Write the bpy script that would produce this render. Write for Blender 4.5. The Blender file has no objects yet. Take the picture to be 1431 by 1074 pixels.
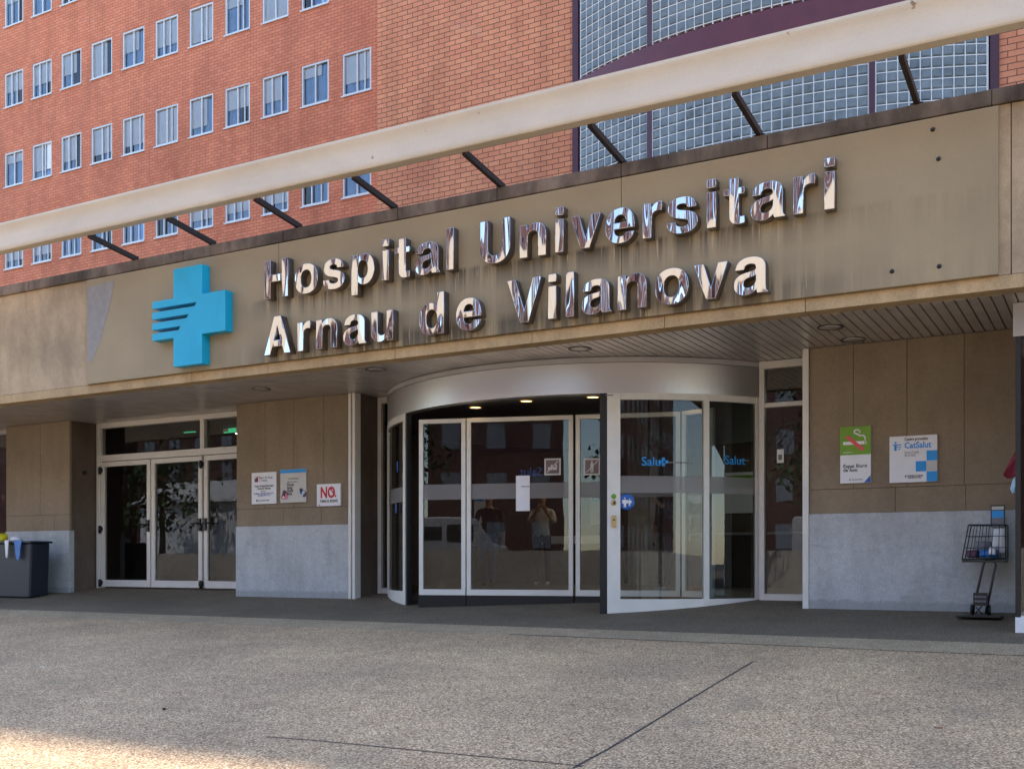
import bpy, bmesh, math, random
from mathutils import Vector, Matrix
random.seed(7)
SC = bpy.context.scene
COL = SC.collection
R = math.radians
# ------------------------------------------------------------------ camera model (used for the camera and to survey positions)
F, HY, SN, CS = 1500.0, 785.0, 0.493246, 0.869890
CAMY, CAMZ = -13.5, 0.57

def at(px, py, y):
    """point of the photograph on the vertical plane y"""
    d = y - CAMY
    c = (px - 715) / F
    Z = d / (SN * c + CS)
    return Vector((Z * (CS * c - SN), y, Z * (HY - py) / F + CAMZ))

def ground(y):
    if y >= .6: return .07
    if y >= -.95: return .07 - .195 * (.6 - y) / 1.55
    if y >= -2.64: return -.125 - .09 * (-.95 - y)
    if y >= -14: return -.277 - .06 * (-2.64 - y)
    return -.9586

# ------------------------------------------------------------------ materials
MATS = {}

class NT:
    def __init__(self, name):
        self.m = bpy.data.materials.new(name); self.m.use_nodes = True
        self.t = self.m.node_tree; self.b = self.t.nodes['Principled BSDF']
        self.out = self.t.nodes['Material Output']
        self._co = None
    def n(self, typ, **kw):
        nd = self.t.nodes.new(typ)
        for k, v in kw.items():
            if k in nd.bl_rna.properties.keys(): setattr(nd, k, v)
            else: nd.inputs[k].default_value = v
        return nd
    def l(self, a, b): self.t.links.new(a, b)
    def co(self, scale=(1, 1, 1)):
        if self._co is None: self._co = self.n('ShaderNodeTexCoord')
        mp = self.n('ShaderNodeMapping'); mp.inputs['Scale'].default_value = scale
        self.l(self._co.outputs['Object'], mp.inputs['Vector'])
        return mp.outputs['Vector']
    def noise(self, scale, detail=4, sc=(1, 1, 1), rough=.55):
        nd = self.n('ShaderNodeTexNoise', Scale=scale, Detail=detail, Roughness=rough)
        self.l(self.co(sc), nd.inputs['Vector']); return nd.outputs['Fac']
    def ramp(self, fac, stops):
        nd = self.n('ShaderNodeValToRGB'); e = nd.color_ramp.elements
        while len(e) < len(stops): e.new(.5)
        for i, (p, c) in enumerate(stops):
            e[i].position = p; e[i].color = (*c, 1) if len(c) == 3 else c
        self.l(fac, nd.inputs['Fac']); return nd.outputs['Color']
    def mix(self, fac, a, b, mode='MIX'):
        nd = self.n('ShaderNodeMix', data_type='RGBA', blend_type=mode)
        for s, v in (('Factor', fac), ('A', a), ('B', b)):
            i = [q for q in nd.inputs if q.name == s and (q.type == 'VALUE' if s == 'Factor' else q.type == 'RGBA')][0]
            if hasattr(v, 'is_output'): self.l(v, i)
            elif s == 'Factor': i.default_value = v
            else: i.default_value = (*v, 1)
        return [o for o in nd.outputs if o.type == 'RGBA'][0]
    def bump(self, h, strength=.5, dist=.01):
        nd = self.n('ShaderNodeBump', Strength=strength, Distance=dist)
        self.l(h, nd.inputs['Height']); self.l(nd.outputs['Normal'], self.b.inputs['Normal'])
    def base(self, c):
        if hasattr(c, 'is_output'): self.l(c, self.b.inputs['Base Color'])
        else: self.b.inputs['Base Color'].default_value = (*c, 1)
    def rough(self, v): self.b.inputs['Roughness'].default_value = v

def srgb(r, g, b):
    f = lambda u: ((u / 255 + .055) / 1.055) ** 2.4 if u > 10 else u / 255 / 12.92
    return (f(r), f(g), f(b))

def plain(name, c, rough=.5, metal=0, var=.12, sc=8, bump=0):
    t = NT(name); n = t.noise(sc, 5)
    lo = tuple(v * (1 - var) for v in c); hi = tuple(min(1, v * (1 + var)) for v in c)
    t.base(t.ramp(n, [(.3, lo), (.7, hi)])); t.rough(rough)
    t.b.inputs['Metallic'].default_value = metal
    if bump: t.bump(t.noise(sc * 12, 3), .4, bump)
    MATS[name] = t.m; return t.m

def brick_mat(name, c1, c2, mort, loff=0):
    t = NT(name)
    tc = t.n('ShaderNodeTexCoord'); sx = t.n('ShaderNodeSeparateXYZ'); cx = t.n('ShaderNodeCombineXYZ')
    t.l(tc.outputs['Object'], sx.inputs[0])
    add = t.n('ShaderNodeMath', operation='ADD'); t.l(sx.outputs['X'], add.inputs[0]); t.l(sx.outputs['Y'], add.inputs[1])
    t.l(add.outputs[0], cx.inputs['X']); t.l(sx.outputs['Z'], cx.inputs['Y'])
    # small wobble so courses are not ruler-straight
    wn = t.n('ShaderNodeTexNoise', Scale=2.2, Detail=3); t.l(tc.outputs['Object'], wn.inputs['Vector'])
    wob = t.n('ShaderNodeVectorMath', operation='MULTIPLY_ADD'); wob.inputs[1].default_value = (.03, .012, 0)
    t.l(wn.outputs['Color'], wob.inputs[0]); t.l(cx.outputs[0], wob.inputs[2])
    bt = t.n('ShaderNodeTexBrick', Scale=1.0)
    bt.offset = .5; bt.inputs['Brick Width'].default_value = .285; bt.inputs['Row Height'].default_value = .11
    bt.inputs['Mortar Size'].default_value = .0075; bt.inputs['Mortar Smooth'].default_value = .25; bt.inputs['Bias'].default_value = -.1
    bt.inputs['Color1'].default_value = (*c1, 1); bt.inputs['Color2'].default_value = (*c2, 1); bt.inputs['Mortar'].default_value = (*mort, 1)
    t.l(wob.outputs[0], bt.inputs['Vector'])
    big = t.noise(.35, 6, (1, 1, 1.3)); fine = t.noise(30, 4)
    c = t.mix(.42, bt.outputs['Color'], t.ramp(big, [(.28, (.5, .42, .42)), (.52, (.86, .84, .84)), (.72, (1.0, .98, .95))]), 'MULTIPLY')
    c = t.mix(.35, c, t.ramp(fine, [(.3, (.62, .6, .6)), (.7, (1, 1, 1))]), 'MULTIPLY')
    rs = t.noise(1.6, 6, (1.2, 1, .22)); c = t.mix(.3, c, t.ramp(rs, [(.36, (.52, .48, .48)), (.56, (1, 1, 1))]), 'MULTIPLY')
    ef = t.noise(1.1, 7); c = t.mix(t.ramp(ef, [(.62, (0, 0, 0)), (.78, (.4, .4, .4))]), c, srgb(206, 158, 138))
    t.base(c); t.rough(.85)
    inv = t.n('ShaderNodeMath', operation='SUBTRACT'); inv.inputs[0].default_value = 1; t.l(bt.outputs['Fac'], inv.inputs[1])
    t.bump(inv.outputs[0], .6, .008)
    MATS[name] = t.m

def concrete(name, c, streak=.25, var=.18, rough=.85):
    t = NT(name)
    n1 = t.noise(.9, 6); n2 = t.noise(14, 5); n3 = t.noise(2.2, 5, (1.8, 1.8, .6)); n4 = t.noise(90, 2)
    k = lambda s: tuple(v * s for v in c)
    col = t.ramp(n1, [(.3, k(1 - var)), (.7, k(1 + var * .7))])
    col = t.mix(.5, col, t.ramp(n2, [(.3, (.78, .76, .74)), (.65, (1, 1, 1))]), 'MULTIPLY')
    col = t.mix(streak, col, t.ramp(n3, [(.35, (.45, .42, .4)), (.6, (1, 1, 1))]), 'MULTIPLY')
    col = t.mix(.5, col, t.ramp(n4, [(.3, (.5, .5, .5)), (.62, (1, 1, 1))]), 'MULTIPLY')
    if name == 'wainscot':
        sf = t.noise(5, 8, (.5, .5, 2.2)); col = t.mix(t.ramp(sf, [(.58, (0, 0, 0)), (.72, (.55, .55, .55))]), col, k(.55))
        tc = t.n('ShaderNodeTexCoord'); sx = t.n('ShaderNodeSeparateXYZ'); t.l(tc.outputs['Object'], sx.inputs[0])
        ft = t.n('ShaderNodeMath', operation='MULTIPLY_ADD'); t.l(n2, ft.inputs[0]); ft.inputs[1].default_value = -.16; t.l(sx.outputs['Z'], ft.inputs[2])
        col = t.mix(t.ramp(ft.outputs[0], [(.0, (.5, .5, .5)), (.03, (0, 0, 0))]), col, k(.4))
    t.base(col); t.rough(rough); t.bump(n2, .5, .006)
    MATS[name] = t.m; return t

def pebble(name, cols, sc, mul=1.0, bump=.006):
    t = NT(name)
    v = t.n('ShaderNodeTexVoronoi', Scale=sc); t.l(t.co(), v.inputs['Vector'])
    sep = t.n('ShaderNodeSeparateColor'); t.l(v.outputs['Color'], sep.inputs[0])
    col = t.ramp(sep.outputs[0], [(i / (len(cols) - 1), tuple(q * mul for q in srgb(*c))) for i, c in enumerate(cols)])
    edge = t.ramp(v.outputs['Distance'], [(.3, (1, 1, 1)), (.7, (.3, .28, .26))])
    col = t.mix(.8, col, edge, 'MULTIPLY')
    big = t.noise(.55, 6); mid = t.noise(4, 5)
    col = t.mix(.8, col, t.ramp(big, [(.32, (.68, .66, .66)), (.68, (1.06, 1.03, 1.0))]), 'MULTIPLY')
    col = t.mix(.5, col, t.ramp(mid, [(.3, (.62, .6, .58)), (.7, (1, 1, 1))]), 'MULTIPLY')
    if name == 'plaza':
        gv = t.n('ShaderNodeTexVoronoi', Scale=1.4); t.l(t.co(), gv.inputs['Vector'])
        col = t.mix(t.ramp(gv.outputs['Distance'], [(.022, (.75, .75, .75)), (.032, (0, 0, 0))]), col, srgb(70, 62, 54))
        sc_ = t.noise(1.1, 7, (1, .35, 1)); col = t.mix(t.ramp(sc_, [(.60, (0, 0, 0)), (.75, (.5, .5, .5))]), col, srgb(120, 102, 82))
    t.base(col); t.rough(.8)
    iv = t.n('ShaderNodeMath', operation='SUBTRACT'); iv.inputs[0].default_value = 1; t.l(v.outputs['Distance'], iv.inputs[1])
    t.bump(iv.outputs[0], .7, bump)
    MATS[name] = t.m

def glass(name, tint=(.62, .68, .68), ior=1.75, bump=0, bsc=1.5):
    t = NT(name); t.t.nodes.remove(t.b)
    tr = t.n('ShaderNodeBsdfTransparent'); tr.inputs['Color'].default_value = (*tint, 1)
    gl = t.n('ShaderNodeBsdfGlossy'); gl.inputs['Roughness'].default_value = .0
    fr = t.n('ShaderNodeFresnel', IOR=ior); mx = t.n('ShaderNodeMixShader')
    if bump:
        bn = t.n('ShaderNodeBump', Strength=1, Distance=bump); t.l(t.noise(bsc, 2), bn.inputs['Height'])
        t.l(bn.outputs['Normal'], gl.inputs['Normal'])
    t.l(fr.outputs[0], mx.inputs[0]); t.l(tr.outputs[0], mx.inputs[1]); t.l(gl.outputs[0], mx.inputs[2])
    t.l(mx.outputs[0], t.out.inputs['Surface']); MATS[name] = t.m

def emit(name, c, s):
    t = NT(name); t.base(c); t.b.inputs['Emission Color'].default_value = (*c, 1); t.b.inputs['Emission Strength'].default_value = s
    MATS[name] = t.m

brick_mat('brick_far', srgb(252, 152, 108), srgb(238, 134, 94), srgb(164, 104, 82))
brick_mat('brick_near', srgb(254, 168, 120), srgb(242, 152, 108), srgb(120, 74, 60))
brick_mat('brick_street', srgb(104, 64, 58), srgb(88, 54, 50), srgb(62, 46, 42))
concrete('concrete', srgb(206, 184, 152), .35, .24)
concrete('concrete_strip', srgb(206, 178, 136), .3)
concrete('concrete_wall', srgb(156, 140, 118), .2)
concrete('concrete_dark', srgb(112, 98, 86), .4)
concrete('cap_concrete', srgb(140, 124, 108), .95, .5)
concrete('wainscot', srgb(200, 205, 208), .3, .1, .7)
concrete('street_concrete', srgb(190, 186, 178), .3)

# fascia panel: painted board with run-off dirt under the letters
def panel_mat():
    t = NT('panel'); tc = t.n('ShaderNodeTexCoord'); s = t.n('ShaderNodeSeparateXYZ'); t.l(tc.outputs['Object'], s.inputs[0])
    c = srgb(168, 150, 118)
    n1 = t.noise(.8, 5); n2 = t.noise(60, 3); st = t.noise(9, 5, (1, 1, .04)); st2 = t.noise(26, 4, (1, 1, .05))
    col = t.ramp(n1, [(.3, tuple(v * .86 for v in c)), (.7, tuple(v * 1.08 for v in c))])
    col = t.mix(.4, col, t.ramp(n2, [(.3, (.8, .8, .78)), (.65, (1, 1, 1))]), 'MULTIPLY')
    # run-off zones: z 4.24 -> 3.95 under line one, z 3.47 -> 3.37 under line two
    def zone(z0, z1):
        m = t.n('ShaderNodeMapRange'); t.l(s.outputs['Z'], m.inputs['Value'])
        m.inputs['From Min'].default_value = z0; m.inputs['From Max'].default_value = z1; m.clamp = True
        return m.outputs['Result']
    z1 = t.ramp(zone(3.36, 4.36), [(0, (.9, .9, .9)), (.17, (.95, .95, .95)), (.3, (.35, .35, .35)), (.55, (.12, .12, .12)), (.88, (1, 1, 1)), (.93, (.0, .0, .0))])
    xs = t.n('ShaderNodeMapRange'); t.l(s.outputs['X'], xs.inputs['Value']); xs.inputs['From Min'].default_value = -13; xs.inputs['From Max'].default_value = -2.2
    xm = t.ramp(xs.outputs['Result'], [(0, (0, 0, 0)), (.2, (.2, .2, .2)), (.26, (1, 1, 1)), (.86, (1, 1, 1)), (1, (.15, .15, .15))])
    mk = t.mix(1, z1, xm, 'MULTIPLY')
    mk = t.mix(1, mk, t.ramp(st, [(.38, (0, 0, 0)), (.56, (1, 1, 1))]), 'MULTIPLY')
    col = t.mix(mk, col, tuple(v * .26 for v in c))
    mk2 = t.mix(1, t.mix(1, z1, xm, 'MULTIPLY'), t.ramp(st2, [(.6, (0, 0, 0)), (.68, (1, 1, 1))]), 'MULTIPLY')
    col = t.mix(mk2, col, tuple(min(1, v * 1.35) for v in c))
    t.base(col); t.rough(.6); t.bump(n2, .25, .003); MATS['panel'] = t.m
panel_mat()
pebble('plaza', [(232, 192, 142), (148, 112, 80), (252, 222, 176), (184, 142, 102), (240, 202, 156), (104, 80, 60)], 76, 1.25, .009)
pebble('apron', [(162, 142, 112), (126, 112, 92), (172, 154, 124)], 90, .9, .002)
pebble('kerb', [(212, 186, 148), (186, 160, 126), (224, 198, 158)], 80, 1.1, .002)
pebble('asphalt', [(70, 70, 72), (62, 62, 64), (84, 82, 80)], 50, 1, .004)
plain('joint', srgb(58, 50, 46), .9)
plain('alu', srgb(222, 220, 214), .35, .0, .05, 4)
plain('alu_grey', srgb(182, 182, 186), .35, .0, .05, 4)
plain('black_metal', srgb(22, 22, 24), .4, 0, .2)
plain('black_rubber', srgb(18, 19, 22), .55)
plain('strut', srgb(42, 34, 32), .6, 0, .2)
plain('purple', srgb(106, 40, 46), .4, 0, .1, 3)
plain('purple_dark', srgb(80, 32, 42), .4, 0, .1, 3)
plain('grout', srgb(238, 234, 226), .6, 0, .04)
plain('white', srgb(236, 236, 238), .45, 0, .03)
plain('paper', srgb(232, 234, 240), .5, 0, .03)
plain('sign_grey', srgb(196, 196, 192), .4, 0, .04)
plain('sky_blue', srgb(0, 150, 230), .4, 0, .03)
plain('deep_blue', srgb(20, 90, 175), .4, 0, .03)
plain('ink', srgb(32, 32, 36), .6)
plain('ink_grey', srgb(120, 124, 132), .6)
plain('sign_red', srgb(196, 24, 50), .45, 0, .04)
plain('sign_soft_red', srgb(222, 84, 92), .45, 0, .04)
plain('maroon', srgb(122, 20, 52), .5, 0, .06)
plain('sign_green', srgb(112, 160, 22), .4, 0, .04)
plain('bin_plastic', srgb(26, 34, 48), .5, 0, .1)
plain('bin_dark', srgb(28, 36, 50), .5, 0, .1)
plain('bag_blue', srgb(20, 108, 190), .4, 0, .1)
plain('bag_white', srgb(232, 232, 236), .4, 0, .05)
plain('bag_yellow', srgb(222, 204, 30), .4, 0, .05)
plain('blind', srgb(250, 250, 250), .8, 0, .04, 2)
plain('curtain', srgb(150, 186, 226), .8, 0, .1, 3)
plain('dark_room', srgb(52, 46, 46), .9)
plain('room_wall', srgb(96, 84, 76), .8)
plain('room_floor', srgb(112, 98, 86), .35)
plain('room_ceiling', srgb(72, 70, 72), .6)
plain('drum_ceiling', srgb(38, 38, 42), .3)
plain('cloth_red', srgb(120, 26, 44), .8)
plain('cloth_blue', srgb(170, 200, 222), .8)
plain('brass', srgb(190, 170, 120), .35, .6)
plain('skin', srgb(196, 146, 120), .6, 0, .05)
plain('jeans', srgb(70, 92, 134), .85, 0, .12, 20)
plain('black_cloth', srgb(26, 26, 30), .85)
plain('cream_cloth', srgb(200, 190, 172), .85)
plain('hair', srgb(40, 28, 22), .7)
plain('bark', srgb(96, 78, 68), .9, 0, .2)
plain('leaf_dry', srgb(140, 92, 60), .8)
plain('roof_pale', srgb(206, 204, 200), .6)
plain('stone_dark', srgb(40, 34, 30), .9)
plain('leaf', srgb(60, 84, 40), .7, 0, .3, 30)
plain('plum', srgb(84, 50, 74), .5); plain('navy', srgb(44, 48, 84), .5); plain('pink', srgb(196, 120, 138), .5)
glass('door_glass', (.74, .8, .8), 1.5, .0006, 1.2)
glass('side_glass', (.42, .5, .5), 1.75, .0006, 1.2)
glass('pane_glass', (.98, .99, 1.0), 1.65, .0012, 1.6)
t_ = NT('frost_band'); t_.base(srgb(142, 140, 140)); t_.rough(.4); t_.b.inputs['Alpha'].default_value = .62; MATS['frost_band'] = t_.m
emit('lamp_warm', (1, .6, .22), 1.6)
emit('lamp_white', (1, .9, .76), 9)
emit('exit_green', (.05, .5, .22), .22)

def beam_mat():
    t = NT('beam'); n1 = t.noise(2.2, 6, (.5, 1, 1)); n2 = t.noise(60, 3); n3 = t.noise(5, 7)
    c = srgb(224, 213, 194)
    col = t.ramp(n1, [(.3, tuple(v * .9 for v in c)), (.7, tuple(v * 1.04 for v in c))])
    col = t.mix(.3, col, t.ramp(n2, [(.3, (.82, .8, .78)), (.6, (1, 1, 1))]), 'MULTIPLY')
    col = t.mix(t.ramp(n3, [(.70, (0, 0, 0)), (.74, (1, 1, 1))]), col, srgb(150, 120, 96))
    t.base(col); t.rough(.55); t.bump(n2, .2, .002); MATS['beam'] = t.m
beam_mat()
def chrome_mat():
    t = NT('chrome'); t.base((.56, .54, .54)); t.b.inputs['Metallic'].default_value = 1; t.rough(.045)
    n = t.n('ShaderNodeTexNoise', Scale=1.0, Detail=.6, Roughness=.4, Distortion=.25)
    geo = t.n('ShaderNodeNewGeometry'); mp = t.n('ShaderNodeMapping'); mp.inputs['Scale'].default_value = (4.8, 1.0, .8)
    t.l(geo.outputs['Position'], mp.inputs['Vector']); t.l(mp.outputs['Vector'], n.inputs['Vector']); t.bump(n.outputs['Fac'], 1, .085); MATS['chrome'] = t.m
    t = NT('chrome_side'); t.base((.22, .2, .19)); t.b.inputs['Metallic'].default_value = .8; t.rough(.35); MATS['chrome_side'] = t.m
chrome_mat()
def cross_mat():
    t = NT('cross'); n = t.noise(3, 3); c = srgb(0, 176, 216)
    t.base(t.ramp(n, [(.3, tuple(v * .93 for v in c)), (.7, tuple(v * 1.05 for v in c))])); t.rough(.35); MATS['cross'] = t.m
cross_mat()
def soffit_mat():
    t = NT('soffit'); n = t.noise(3, 5); n2 = t.noise(40, 3)
    c = srgb(208, 204, 202)
    col = t.ramp(n, [(.3, tuple(v * .8 for v in c)), (.7, tuple(v * 1.1 for v in c))])
    col = t.mix(.3, col, t.ramp(n2, [(.3, (.7, .7, .7)), (.6, (1, 1, 1))]), 'MULTIPLY')
    t.base(col); t.rough(.28); t.b.inputs['Metallic'].default_value = .45; MATS['soffit'] = t.m
    t = NT('drum_metal'); t.base(srgb(196, 194, 194)); t.rough(.34); t.b.inputs['Metallic'].default_value = .75
    t.bump(t.noise(3, 3), .1, .01); MATS['drum_metal'] = t.m
    t = NT('block_glass'); n = t.noise(14, 3); c = srgb(122, 126, 122)
    t.base(t.ramp(t.noise(2.6, 5), [(.3, tuple(v * .62 for v in c)), (.7, tuple(v * 1.2 for v in c))])); t.rough(.12)
    t.b.inputs['Specular IOR Level'].default_value = .5; t.bump(t.noise(20, 2, (1, 1, .3)), .5, .012); MATS['block_glass'] = t.m
soffit_mat()

# ------------------------------------------------------------------ mesh helpers
class MB:
    def __init__(self): self.bm = bmesh.new(); self.mi = 0
    def face(self, pts):
        f = self.bm.faces.new([self.bm.verts.new(p) for p in pts]); f.material_index = self.mi; return f
    def box(self, x0, x1, y0, y1, z0, z1, bottoms=None):
        """box; bottoms: optional function y -> z for the underside"""
        zb = (lambda y: z0) if bottoms is None else bottoms
        v = [self.bm.verts.new(p) for p in ((x0, y0, zb(y0)), (x1, y0, zb(y0)), (x1, y1, zb(y1)), (x0, y1, zb(y1)),
                                            (x0, y0, z1), (x1, y0, z1), (x1, y1, z1), (x0, y1, z1))]
        for q in ((0, 3, 2, 1), (4, 5, 6, 7), (0, 1, 5, 4), (1, 2, 6, 5), (2, 3, 7, 6), (3, 0, 4, 7)):
            self.bm.faces.new([v[i] for i in q]).material_index = self.mi
        return self
    def bar(self, a, b, w, h, up=(0, 0, 1)):
        a = Vector(a); b = Vector(b); d = (b - a).normalized(); up = Vector(up)
        if abs(d.dot(up)) > .98: up = Vector((0, 1, 0))
        s = d.cross(up).normalized() * w / 2; u = s.cross(d).normalized() * h / 2
        vs = [self.bm.verts.new(p) for p in (a - s - u, a + s - u, a + s + u, a - s + u, b - s - u, b + s - u, b + s + u, b - s + u)]
        for q in ((0, 3, 2, 1), (4, 5, 6, 7), (0, 1, 5, 4), (1, 2, 6, 5), (2, 3, 7, 6), (3, 0, 4, 7)):
            self.bm.faces.new([vs[i] for i in q]).material_index = self.mi
        return self
    def tube(self, pts, r, n=8, close=False):
        pts = [Vector(p) for p in pts]; rings = []
        rr = r if isinstance(r, (list, tuple)) else [r] * len(pts)
        ref = None
        for i, p in enumerate(pts):
            if close: d = pts[(i + 1) % len(pts)] - pts[i - 1]
            else: d = pts[min(i + 1, len(pts) - 1)] - pts[max(i - 1, 0)]
            d.normalize()
            if ref is None: ref = Vector((0, 0, 1)) if abs(d.z) < .9 else Vector((1, 0, 0))
            s = d.cross(ref).normalized(); u = s.cross(d).normalized(); ref = u
            rings.append([self.bm.verts.new(p + (s * math.cos(2 * math.pi * k / n) + u * math.sin(2 * math.pi * k / n)) * rr[i]) for k in range(n)])
        m = len(rings)
        for i in range(m if close else m - 1):
            A, B = rings[i], rings[(i + 1) % m]
            for k in range(n):
                f = self.bm.faces.new((A[k], A[(k + 1) % n], B[(k + 1) % n], B[k])); f.material_index = self.mi; f.smooth = True
        if not close:
            self.bm.faces.new(rings[0][::-1]).material_index = self.mi; self.bm.faces.new(rings[-1]).material_index = self.mi
        return self
    def lathe(self, prof, c=(0, 0, 0), n=24):
        c = Vector(c); rings = []
        for r, z in prof: rings.append([self.bm.verts.new(c + Vector((r * math.cos(2 * math.pi * k / n), r * math.sin(2 * math.pi * k / n), z))) for k in range(n)])
        for A, B in zip(rings, rings[1:]):
            for k in range(n):
                f = self.bm.faces.new((A[k], A[(k + 1) % n], B[(k + 1) % n], B[k])); f.material_index = self.mi; f.smooth = True
        for rg in (rings[0][::-1], rings[-1]):
            try: self.bm.faces.new(rg).material_index = self.mi
            except ValueError: pass
        return self
    def arc(self, c, r0, r1, a0, a1, z0, z1, n=24, zb=None):
        """curved solid between radii r0<r1, angles a0..a1; zb(y) overrides the underside"""
        st = []
        for i in range(n + 1):
            a = a0 + (a1 - a0) * i / n; q = []
            for r in (r0, r1):
                x = c[0] + r * math.cos(a); y = c[1] + r * math.sin(a)
                q += [self.bm.verts.new((x, y, zb(y) if zb else z0)), self.bm.verts.new((x, y, z1))]
            st.append(q)
        for A, B in zip(st, st[1:]):
            for i, j in ((0, 1), (3, 2), (2, 0), (1, 3)):
                f = self.bm.faces.new((A[i], A[j], B[j], B[i])); f.material_index = self.mi
        self.bm.faces.new((st[0][0], st[0][2], st[0][3], st[0][1])).material_index = self.mi
        self.bm.faces.new((st[-1][1], st[-1][3], st[-1][2], st[-1][0])).material_index = self.mi
        return self
    def poly(self, pts, y0, y1):
        """polygon pts (x, z) extruded from y0 (front) to y1"""
        A = [self.bm.verts.new((x, y0, z)) for x, z in pts]; B = [self.bm.verts.new((x, y1, z)) for x, z in pts]
        for f in (A, B[::-1]): self.bm.faces.new(f).material_index = self.mi
        for i in range(len(pts)):
            j = (i + 1) % len(pts); self.bm.faces.new((A[j], A[i], B[i], B[j])).material_index = self.mi
        return self
    def build(self, name, mat, parent=None, bevel=0, smooth=False, recalc=True):
        if recalc: bmesh.ops.recalc_face_normals(self.bm, faces=self.bm.faces)
        me = bpy.data.meshes.new(name); self.bm.to_mesh(me); self.bm.free()
        for m in (mat if isinstance(mat, (list, tuple)) else [mat]): me.materials.append(MATS[m])
        if smooth:
            for p in me.polygons: p.use_smooth = True
        o = bpy.data.objects.new(name, me); COL.objects.link(o)
        if parent is not None: child(o, parent)
        if bevel:
            b = o.modifiers.new('bevel', 'BEVEL'); b.width = bevel; b.segments = 2; b.limit_method = 'ANGLE'; b.angle_limit = R(40)
        return o

def world_loc(o):
    v = Vector((0, 0, 0))
    while o is not None: v += o.location; o = o.parent
    return v
def child(o, parent):
    """parent o while its vertices keep their world place (only translations are used above)"""
    o.parent = parent; o.location = -world_loc(parent)
def tag(o, label=None, cat=None, group=None, kind=None):
    for k, v in (('label', label), ('category', cat), ('group', group), ('kind', kind)):
        if v: o[k] = v
    return o
def thing(name, loc, label, cat, group=None):
    e = bpy.data.objects.new(name, None); COL.objects.link(e); e.location = loc; e.empty_display_size = .2
    return tag(e, label, cat, group)
def copy_tree(o, parent=None):
    c = o.copy(); COL.objects.link(c)
    if parent is not None: c.parent = parent
    for ch in list(o.children): copy_tree(ch, c)
    return c

def flat(me_src, name, mat, parent):
    me_src.materials.clear()
    me_src.materials.append(MATS[mat]); o = bpy.data.objects.new(name, me_src); COL.objects.link(o)
    if parent is not None: child(o, parent)
    return o
def text_mesh(body, size, x, y, z, bold=.008, sx=1.0, align='LEFT', ext=.0012, rot=None):
    """writing as a thin raised mesh facing -Y, baseline start at (x, y, z)"""
    c = bpy.data.curves.new('writing', 'FONT'); c.body = body; c.size = size; c.offset = bold * size; c.extrude = ext; c.align_x = align; c.resolution_u = 3
    o = bpy.data.objects.new('writing', c); COL.objects.link(o)
    dg = bpy.context.evaluated_depsgraph_get(); me = bpy.data.meshes.new_from_object(o.evaluated_get(dg))
    bpy.data.objects.remove(o); bpy.data.curves.remove(c)
    M = Matrix.Translation((x, y, z)) @ (rot or Matrix()) @ Matrix.Rotation(R(90), 4, 'X') @ Matrix.Diagonal((sx, 1, 1, 1))
    me.transform(M); return me
def writing(body, size, x, y, z, mat, parent, width=None, **kw):
    if width:
        me = text_mesh(body, size, 0, 0, 0, **kw); ww = max(v.co.x for v in me.vertices); bpy.data.meshes.remove(me); kw['sx'] = kw.get('sx', 1) * width / ww
    return flat(text_mesh(body, size, x, y, z, **kw), 'lettering', mat, parent)

# ------------------------------------------------------------------ ground
def sheet(name, x0, x1, ys, mat, lift=0):
    b = MB()
    for ya, yb in zip(ys, ys[1:]):
        b.face(((x0, ya, ground(ya) + lift), (x1, ya, ground(ya) + lift), (x1, yb, ground(yb) + lift), (x0, yb, ground(yb) + lift)))
    o = b.build(name, mat, recalc=False); return tag(o, kind='structure')
plaza = sheet('plaza', -90, 90, [-24, -14, -2.64], 'plaza')
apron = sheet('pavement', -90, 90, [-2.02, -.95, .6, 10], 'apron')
kerb = sheet('kerb_strip', -90, 90, [-2.64, -2.02], 'kerb')
road = MB().box(-120, 120, -60, -24.4, -1.6, .2).build('road', 'asphalt'); tag(road, kind='structure')
land = MB(); land.face(((-900, -900, -1.7), (900, -900, -1.7), (900, 900, -1.7), (-900, 900, -1.7)))
tag(land.build('terrain', 'asphalt', recalc=False), kind='structure')
def ray_ground(px, py):
    lo, hi = 1.0, 13.0
    for _ in range(50):
        m = (lo + hi) / 2; p = at(px, py, CAMY + m)
        if p.z > ground(CAMY + m): lo = m
        else: hi = m
    return at(px, py, CAMY + lo)
jb = MB()
def joint(pts, w):
    P = [ray_ground(*p) for p in pts]
    for a, b in zip(P, P[1:]):
        d = (b - a); s = Vector((-d.y, d.x, 0)).normalized() * w / 2
        jb.face([Vector((q.x, q.y, ground(q.y) + .004)) for q in (a - s, b - s, b + s, a + s)])
joint([(800, 1073), (850, 1046), (905, 1013), (960, 979), (1010, 949), (1052, 924)], .016)
joint([(372, 1029), (470, 1037), (600, 1050), (720, 1061), (815, 1070)], .012)
joint([(711, 886), (860, 892), (1000, 898), (1080, 901), (1250, 909), (1431, 916)], .02)
jb.build('expansion_joint', 'joint', plaza)
p = ray_ground(229, 991)
tag(MB().lathe([(0.002, -.004), (.014, .002), (.016, .008), (.009, .015), (.002, .016)], (p.x, p.y, ground(p.y)), 9).build('stone', 'stone_dark', smooth=True),
    'small dark stone lying alone on the pebbled plaza', 'stone')
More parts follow.
